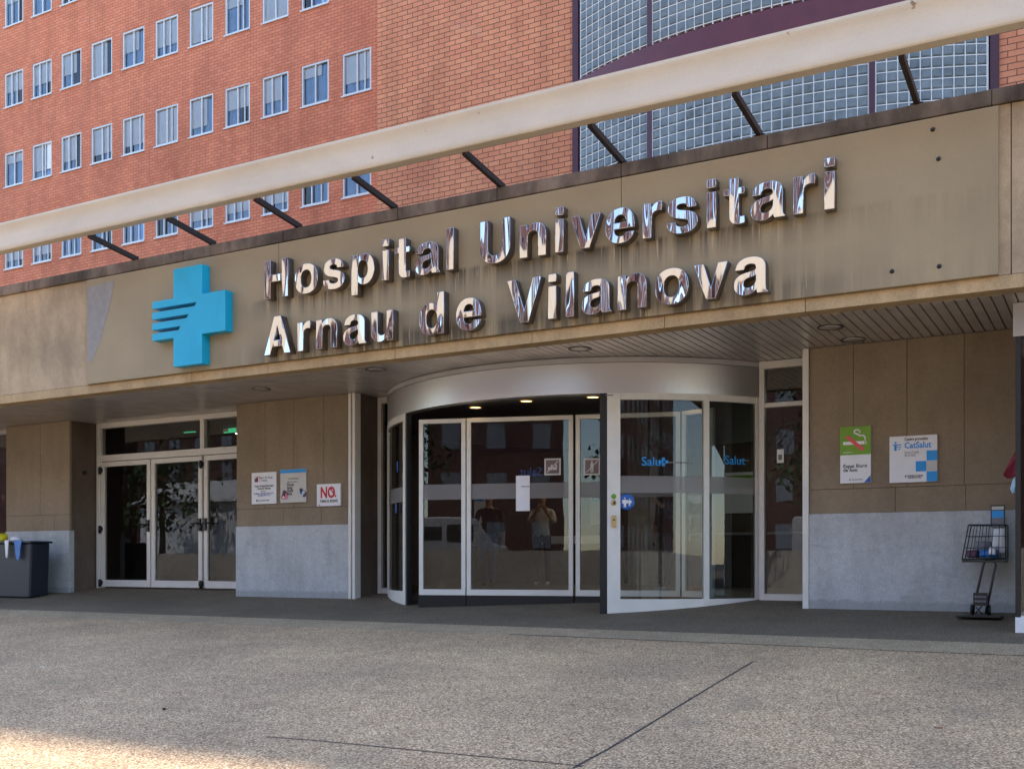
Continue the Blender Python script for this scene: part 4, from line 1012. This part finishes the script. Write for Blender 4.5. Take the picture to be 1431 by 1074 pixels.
p = at(21, 757, BYY + .1); tag(bagm((p.x, BYY + .12, zt_ + .065), .105, .62, 3).build('plastic_bag', 'bag_white', smooth=True), 'white plastic bag on the rim of the waste container', 'bag')
p = at(-6, 764, BYY); tag(bagm((p.x, BYY + .1, zt_ + .09), .12, .8, 5).build('plastic_bag', 'bag_yellow', smooth=True), 'yellow bag poking out of the waste container at the photo edge', 'bag')
def drape(px0, px1, py0, py1, mat, label):
    a, c = at(px0, py1, BYY - .05), at(px1, py0, BYY - .05); w = c.x - a.x; b = MB(); h = c.z - a.z
    b.poly([(a.x - w * .3, zt_ + .05), (c.x + w * .3, zt_ + .05), (c.x, zt_ - .1), (c.x - w * .05, zt_ - h * .7), (c.x - w * .3, zt_ - h), (a.x + w * .2, zt_ - h * .96), (a.x, zt_ - h * .6), (a.x - w * .05, zt_ - .1)], BYY - .055, BYY - .04)
    tag(b.build('bin_liner', mat, bevel=.004), label, 'bin liner')
drape(21, 28, 760, 784, 'bag_blue', 'blue liner hanging over the front of the waste container'); drape(7, 10.5, 763, 784, 'bag_white', 'narrow white liner strip hanging left of the blue liner')

# ------------------------------------------------------------------ people seen dimly through the glass
def person(loc, yaw, top, legs, shoes, label, pose, hair='hair', s=1.12):
    J = pose; bm = bmesh.new(); vs = {}; order = list(J.keys())
    for k in order: vs[k] = bm.verts.new(Vector(J[k][0]) * s)
    E = [('pelvis', 'waist'), ('waist', 'chest'), ('chest', 'neck'), ('neck', 'jaw'), ('jaw', 'head'), ('head', 'crown')]
    for sd in 'lr': E += [('chest', 'sh' + sd), ('sh' + sd, 'el' + sd), ('el' + sd, 'wr' + sd), ('wr' + sd, 'pa' + sd), ('pelvis', 'hi' + sd), ('hi' + sd, 'kn' + sd), ('kn' + sd, 'an' + sd), ('an' + sd, 'to' + sd)]
    for a_, b_ in E: bm.edges.new((vs[a_], vs[b_]))
    rad = [J[k][1] * s for k in order]
    for sd in 'lr':
        w, pz_ = Vector(J['wr' + sd][0]), Vector(J['pa' + sd][0]); d = (pz_ - w).normalized(); side = d.cross(Vector((0, 1, 0))).normalized(); nrm = side.cross(d)
        for k, (o_, ln) in enumerate(((-.03, .06), (-.01, .075), (.01, .07), (.028, .055))):
            f1 = pz_ + side * o_ * .9 + d * .025; f2 = f1 + d * ln * .6 + nrm * .012; f3 = f2 + d * ln * .4 + nrm * .025
            a1, a2, a3 = (bm.verts.new(q * s) for q in (f1, f2, f3)); bm.edges.new((vs['pa' + sd], a1)); bm.edges.new((a1, a2)); bm.edges.new((a2, a3)); rad += [.010 * s, .009 * s, .008 * s]
        f1 = pz_ - d * .02 - side * .04; f2 = f1 - side * .02 + d * .04; a1, a2 = bm.verts.new(f1 * s), bm.verts.new(f2 * s); bm.edges.new((vs['pa' + sd], a1)); bm.edges.new((a1, a2)); rad += [.011 * s, .009 * s]
    me = bpy.data.meshes.new('person'); bm.to_mesh(me); bm.free(); o = bpy.data.objects.new('person', me); COL.objects.link(o)
    sk = o.modifiers.new('skin', 'SKIN'); sk.use_smooth_shade = True
    for i, r_ in enumerate(rad): me.skin_vertices[0].data[i].radius = (r_, r_)
    me.skin_vertices[0].data[order.index('pelvis')].use_root = True
    sb = o.modifiers.new('sub', 'SUBSURF'); sb.levels = 2; sb.render_levels = 2
    dg = bpy.context.evaluated_depsgraph_get(); m2 = bpy.data.meshes.new_from_object(o.evaluated_get(dg)); o.modifiers.clear(); o.data = m2; m2.name = 'person'
    m2.materials.clear()
    for m in (top, legs, 'skin', shoes): m2.materials.append(MATS[m])
    wl_, wr_ = Vector(J['wrl'][0]) * s, Vector(J['wrr'][0]) * s
    for p in m2.polygons:
        z = p.center.z / s; i = 0
        if z > 1.42: i = 2
        elif z < .08: i = 3
        elif z < .93: i = 1
        if min((p.center - wl_).length, (p.center - wr_).length) < .13 * s and z > .6: i = 2
        p.material_index = i
    o.location = loc; o.rotation_euler = (0, 0, yaw)
    hb = MB(); bmesh.ops.create_icosphere(hb.bm, subdivisions=3, radius=1)
    hc = Vector(J['head'][0]) * s
    for v in list(hb.bm.verts):
        n = v.co.copy(); v.co = hc + Vector((n.x * .092, n.y * .108 + .016, n.z * .112 + .03)) * s
    bmesh.ops.delete(hb.bm, geom=[v for v in hb.bm.verts if v.co.z < hc.z - .01 and v.co.y < hc.y + .02], context='VERTS')
    h_ = hb.build('hair', hair, smooth=True); h_.parent = o
    fb = MB()
    for sx_ in (-.032, .032):
        bmesh.ops.create_icosphere(fb.bm, subdivisions=2, radius=.011 * s, matrix=Matrix.Translation(hc + Vector((sx_, -.088, .0)) * s))
    f_ = fb.build('eyes', 'ink', smooth=True); f_.parent = o
    fb = MB(); fb.bm.from_mesh(bpy.data.meshes.new('tmp')); fb.poly([(-.014 * s + hc.x, hc.z - .045 * s), (.014 * s + hc.x, hc.z - .045 * s), (.006 * s + hc.x, hc.z - .005 * s), (-.006 * s + hc.x, hc.z - .005 * s)], hc.y - .112 * s, hc.y - .085 * s)
    f_ = fb.build('nose', 'skin', bevel=.006); f_.parent = o
    fb = MB(); fb.box(hc.x - .024 * s, hc.x + .024 * s, hc.y - .092 * s, hc.y - .08 * s, hc.z - .075 * s, hc.z - .064 * s); f_ = fb.build('mouth', 'cloth_red', bevel=.004); f_.parent = o
    return tag(o, label, 'person')
def pose(arm_l, arm_r, stride=0.0):
    J = {'pelvis': ((0, 0, .95), .125), 'waist': ((0, 0, 1.1), .115), 'chest': ((0, .0, 1.32), .13), 'neck': ((0, 0, 1.48), .055), 'jaw': ((0, -.03, 1.56), .07), 'head': ((0, -.01, 1.63), .092), 'crown': ((0, 0, 1.70), .072)}
    for sd, sx_, st_, arm in (('l', -1, stride, arm_l), ('r', 1, -stride, arm_r)):
        J['sh' + sd] = ((sx_ * .19, 0, 1.38), .062); J['el' + sd] = (arm[0], .046); J['wr' + sd] = (arm[1], .03); J['pa' + sd] = (arm[2], .035)
        J['hi' + sd] = ((sx_ * .09, 0, .88), .095); J['kn' + sd] = ((sx_ * .10, st_ * .5 - .02, .49), .06); J['an' + sd] = ((sx_ * .10, st_, .09), .042); J['to' + sd] = ((sx_ * .11, st_ - .16, .035), .036)
    return J
dn = lambda sx_: ((sx_ * .26, .02, 1.12), (sx_ * .27, -.04, .86), (sx_ * .27, -.05, .78))
up = lambda sx_: ((sx_ * .24, -.10, 1.16), (sx_ * .10, -.28, 1.34), (sx_ * .06, -.32, 1.41))
p = at(757, 800, 6.2); person((p.x, 6.2, .078), R(25), 'cream_cloth', 'black_cloth', 'bag_white', 'person in cream top and black trousers raising both hands inside the lobby', pose(up(-1), up(1)))
p = at(683, 800, 5.6); person((p.x, 5.6, .078), R(20), 'black_cloth', 'jeans', 'black_cloth', 'person in blue jeans walking inside the lobby', pose(dn(-1), dn(1), .17))
p = at(932, 800, 3.6); person((p.x, 3.6, .078), R(-30), 'black_cloth', 'black_cloth', 'paper', 'person in dark clothes with one arm bent, seen through the right glass', pose(dn(-1), up(1), .1))

# ------------------------------------------------------------------ the street opposite (seen in the glass and the chrome)
sw = MB().box(-120, 120, -24.4, -24, -1.5, 1.0).build('street_wall', 'street_concrete'); tag(sw, 'long low pale concrete wall between plaza and street', 'wall')
for k, (x0, x1, y, h) in enumerate(((-74, -56, -50, 30), (-51, -39, -52, 26), (-35, -26, -48, 31), (-22.5, -13.5, -51, 28), (-9.5, -1.5, -48, 31), (3, 17, -51, 27), (20, 36, -48, 25), (40, 62, -51, 30), (-100, -78, -52, 26))):
    e = thing('apartment_block', ((x0 + x1) / 2, y, .2), ['wide left', 'low', 'tall', 'middle', 'slim', 'broad', 'right', 'rightmost', 'leftmost'][k] + ' brown brick apartment block across the street', 'building', 'apartment blocks across the street')
    MB().box(x0, x1, y - 10, y, .2, h).build('wall', 'brick_street', e); MB().box(x0 - .3, x1 + .3, y - 10.3, y + .3, h, h + .4).build('roof', 'roof_pale', e)
    nx = int((x1 - x0) / 2.6)
    for i in range(nx):
        for j in range(10):
            xx = x0 + (i + .5) * (x1 - x0) / nx; zz = 1.4 + j * 2.9
            if zz + 1.6 > h - .5: continue
            MB().box(xx - .55, xx + .55, y - .02, y + .03, zz, zz + 1.5).build('window', 'pane_glass' if False else 'ink_grey', e)
lb = thing('warehouse', (-46, -40, .2), 'long low white building with a pale pitched roof across the street', 'building')
MB().box(-60, -31, -44, -38, .2, 4.6).build('wall', 'white', lb)
b = MB(); pr = [(-37.5, 4.6), (-41, 6.3), (-44.5, 4.6)]; A = [b.bm.verts.new((-60.5, y, z)) for y, z in pr]; B = [b.bm.verts.new((-30.5, y, z)) for y, z in pr]
b.bm.faces.new(A); b.bm.faces.new(B[::-1]); [b.bm.faces.new((A[i], A[(i + 1) % 3], B[(i + 1) % 3], B[i])) for i in range(3)]; b.build('roof', 'roof_pale', lb)
def leafy(x, y, z, h, r, seed, label):
    q = random.Random(seed); e = thing('leafy_tree', (x, y, z), label, 'tree', 'leafy trees across the street')
    MB().tube([(x, y, z - .1), (x + .1, y, z + h * .3), (x, y, z + h * .6)], [.28, .2, .1], 8).build('trunk', 'bark', e); b = MB()
    cl = [(Vector((x + q.gauss(0, r * .45), y + q.gauss(0, r * .45), z + h * q.uniform(.35, 1))), q.uniform(.3, .55) * r) for _ in range(26)]
    for c, cr in cl:
        for _ in range(70):
            d = Vector((q.gauss(0, 1), q.gauss(0, 1), q.gauss(0, 1))).normalized() * cr * q.uniform(.5, 1.0); p = c + d; u = Vector((q.gauss(0, 1), q.gauss(0, 1), q.gauss(0, 1))).normalized(); w_ = u.cross(Vector((0, 0, 1))).normalized(); k = q.uniform(.12, .25)
            b.face((p - u * k, p + w_ * k * .6, p + u * k, p - w_ * k * .6))
    b.build('crown', 'leaf', e, recalc=False)
for k, (x, y, h, r) in enumerate(((-53.5, -34, 8, 3.0), (-37, -36, 9, 3.2), (-23.5, -33, 7.5, 2.8), (-11.5, -34, 9, 3.0), (1, -33, 8, 3.0), (9.5, -35, 8.5, 3.2))):
    leafy(x, y, .2, h, r, 50 + k, ['leafy tree furthest left across the street', 'leafy tree by the long white building', 'small leafy tree across the street, third from the left', 'tall leafy tree opposite the revolving door', 'leafy tree opposite the right wall', 'leafy tree furthest right across the street'][k])
def van(x, y, z, mat, label, nm, cat, L=4.8, H=2.1, cab=.75):
    e = thing(nm, (x, y, z), label, cat)
    b = MB(); b.poly([(x - L / 2, z + .35), (x + L / 2, z + .35), (x + L / 2, z + .95), (x + L / 2 - .55, z + 1.1), (x + L / 2 - 1.15, z + H * .96), (x + L / 2 - 1.5, z + H), (x - L / 2 + .1, z + H), (x - L / 2, z + H - .15)], y - .9, y + .9); b.build('body', mat, e, bevel=.05)
    for wx in (x - L * .3, x + L * .32):
        for wy in (y - .85, y + .85):
            b = MB(); b.lathe([(.001, -.1), (.2, -.1), (.33, -.09), (.34, 0), (.33, .09), (.2, .1), (.001, .1)], (0, 0, 0), 20)
            for v in b.bm.verts: v.co = Vector((wx + v.co.x, wy + v.co.z, z + .34 + v.co.y))
            b.build('wheel', 'black_rubber', e)
    MB().box(x + L / 2 - 2.3, x + L / 2 - 1.3, y + .895, y + .915, z + 1.15, z + H - .3).build('side_window', 'ink', e); MB().box(x - L / 2 + .5, x + L / 2 - 2.5, y + .895, y + .915, z + 1.2, z + H - .35).build('side_window', 'ink', e)
    return e
van(-35.5, -27, .2, 'white', 'white delivery van parked across the street', 'delivery_van', 'van')
van(-29.8, -27, .2, 'bag_yellow', 'small yellow car parked across the street', 'parked_car', 'car', 3.8, 1.5)
van(-8.5, -27, .2, 'alu_grey', 'grey van parked across the street', 'delivery_van', 'van')
def tree(x, y, z, seed, label, h=7.5):
    q = random.Random(seed); e = thing('bare_tree', (x, y, z), label, 'tree', 'bare trees along the street'); b = MB(); br = MB()
    b.tube([(x, y, z - .1), (x + .05, y, z + h * .2), (x, y + .05, z + h * .36)], [.2, .15, .12], 10)
    def grow(p, d, ln, r, lv):
        pts = [p]; rr = [r]
        for k in range(3):
            d = (d + Vector((q.uniform(-.2, .2), q.uniform(-.2, .2), q.uniform(-.05, .18)))).normalized(); p = p + d * ln / 3; pts.append(p); rr.append(r * (1 - .17 * (k + 1)))
        br.tube(pts, rr, 4 if lv > 1 else 6)
        if lv < 5:
            for _ in range(3 if lv < 3 else 2): grow(pts[q.randint(2, 3)], (d + Vector((q.uniform(-.9, .9), q.uniform(-.9, .9), q.uniform(-.15, .7)))).normalized(), ln * q.uniform(.6, .8), r * .55, lv + 1)
    for _ in range(5): grow(Vector((x, y, z + h * q.uniform(.28, .36))), Vector((q.uniform(-.7, .7), q.uniform(-.7, .7), 1)).normalized(), h * .26, .09, 1)
    b.build('trunk', 'bark', e); br.build('crown', 'bark', e)
for k, (x, y) in enumerate(((-26, -22), (-16.5, -22.5), (-11.5, -21.5), (4.5, -22), (10.5, -21.5))):
    tree(x, y, -.96, 11 + k, ['leftmost bare tree at the plaza edge opposite', 'bare tree opposite the glass door set', 'bare tree opposite the revolving door', 'bare tree opposite the narrow window', 'rightmost bare tree at the plaza edge opposite'][k])
for k, x in enumerate((-16, -10.6, 2.6)):
    e = thing('pergola_column', (x, -7.72, -.7), ['left', 'middle', 'right'][k] + ' round concrete column holding up the second beam', 'column', 'columns of the pergola')
    MB().lathe([(.17, -.9), (.17, 5.3), (.22, 5.32), (.22, 5.368), (.001, 5.368)], (x, -7.72, 0), 24).build('shaft', 'street_concrete', e)

# ------------------------------------------------------------------ light, sky, camera
SUN_EL, SUN_AZ = R(55), R(8)             # azimuth measured from +Y (behind the hospital) towards +X
w = bpy.data.worlds.new('World'); SC.world = w; w.use_nodes = True
nt = w.node_tree; bg = nt.nodes['Background']; sky = nt.nodes.new('ShaderNodeTexSky'); sky.sky_type = 'NISHITA'; sky.sun_disc = False
sky.sun_elevation = SUN_EL; sky.sun_rotation = SUN_AZ; sky.air_density = 1.0; sky.dust_density = .4; sky.ozone_density = 1.0
nt.links.new(sky.outputs['Color'], bg.inputs['Color']); bg.inputs['Strength'].default_value = .15
sd = bpy.data.lights.new('Sun', 'SUN'); sd.energy = 2.0; sd.angle = R(1.0); sd.color = (1, .96, .9)
so = bpy.data.objects.new('Sun', sd); COL.objects.link(so)
v = Vector((math.sin(SUN_AZ) * math.cos(SUN_EL), math.cos(SUN_AZ) * math.cos(SUN_EL), math.sin(SUN_EL)))
so.rotation_euler = v.to_track_quat('Z', 'Y').to_euler(); so.location = v * 60
cd = bpy.data.cameras.new('Camera'); co = bpy.data.objects.new('Camera', cd); COL.objects.link(co); SC.camera = co
cd.sensor_fit = 'HORIZONTAL'; cd.sensor_width = 36; cd.lens = 36 * F / 1431; cd.shift_y = (HY - 537) / 1431; cd.clip_end = 3000; cd.clip_start = .05
co.location = (0, CAMY, CAMZ); co.rotation_euler = (R(90), 0, math.atan2(SN, CS))
SC.view_settings.view_transform = 'Standard'; SC.view_settings.look = 'None'; SC.view_settings.exposure = 2.12; SC.view_settings.gamma = 1
try: SC.view_settings.use_curve_mapping = False
except Exception: pass
SC.cycles.max_bounces = 8; SC.cycles.transparent_max_bounces = 16; SC.cycles.caustics_reflective = False; SC.cycles.caustics_refractive = False
SC.cycles.use_denoising = True; SC.cycles.sample_clamp_indirect = 6
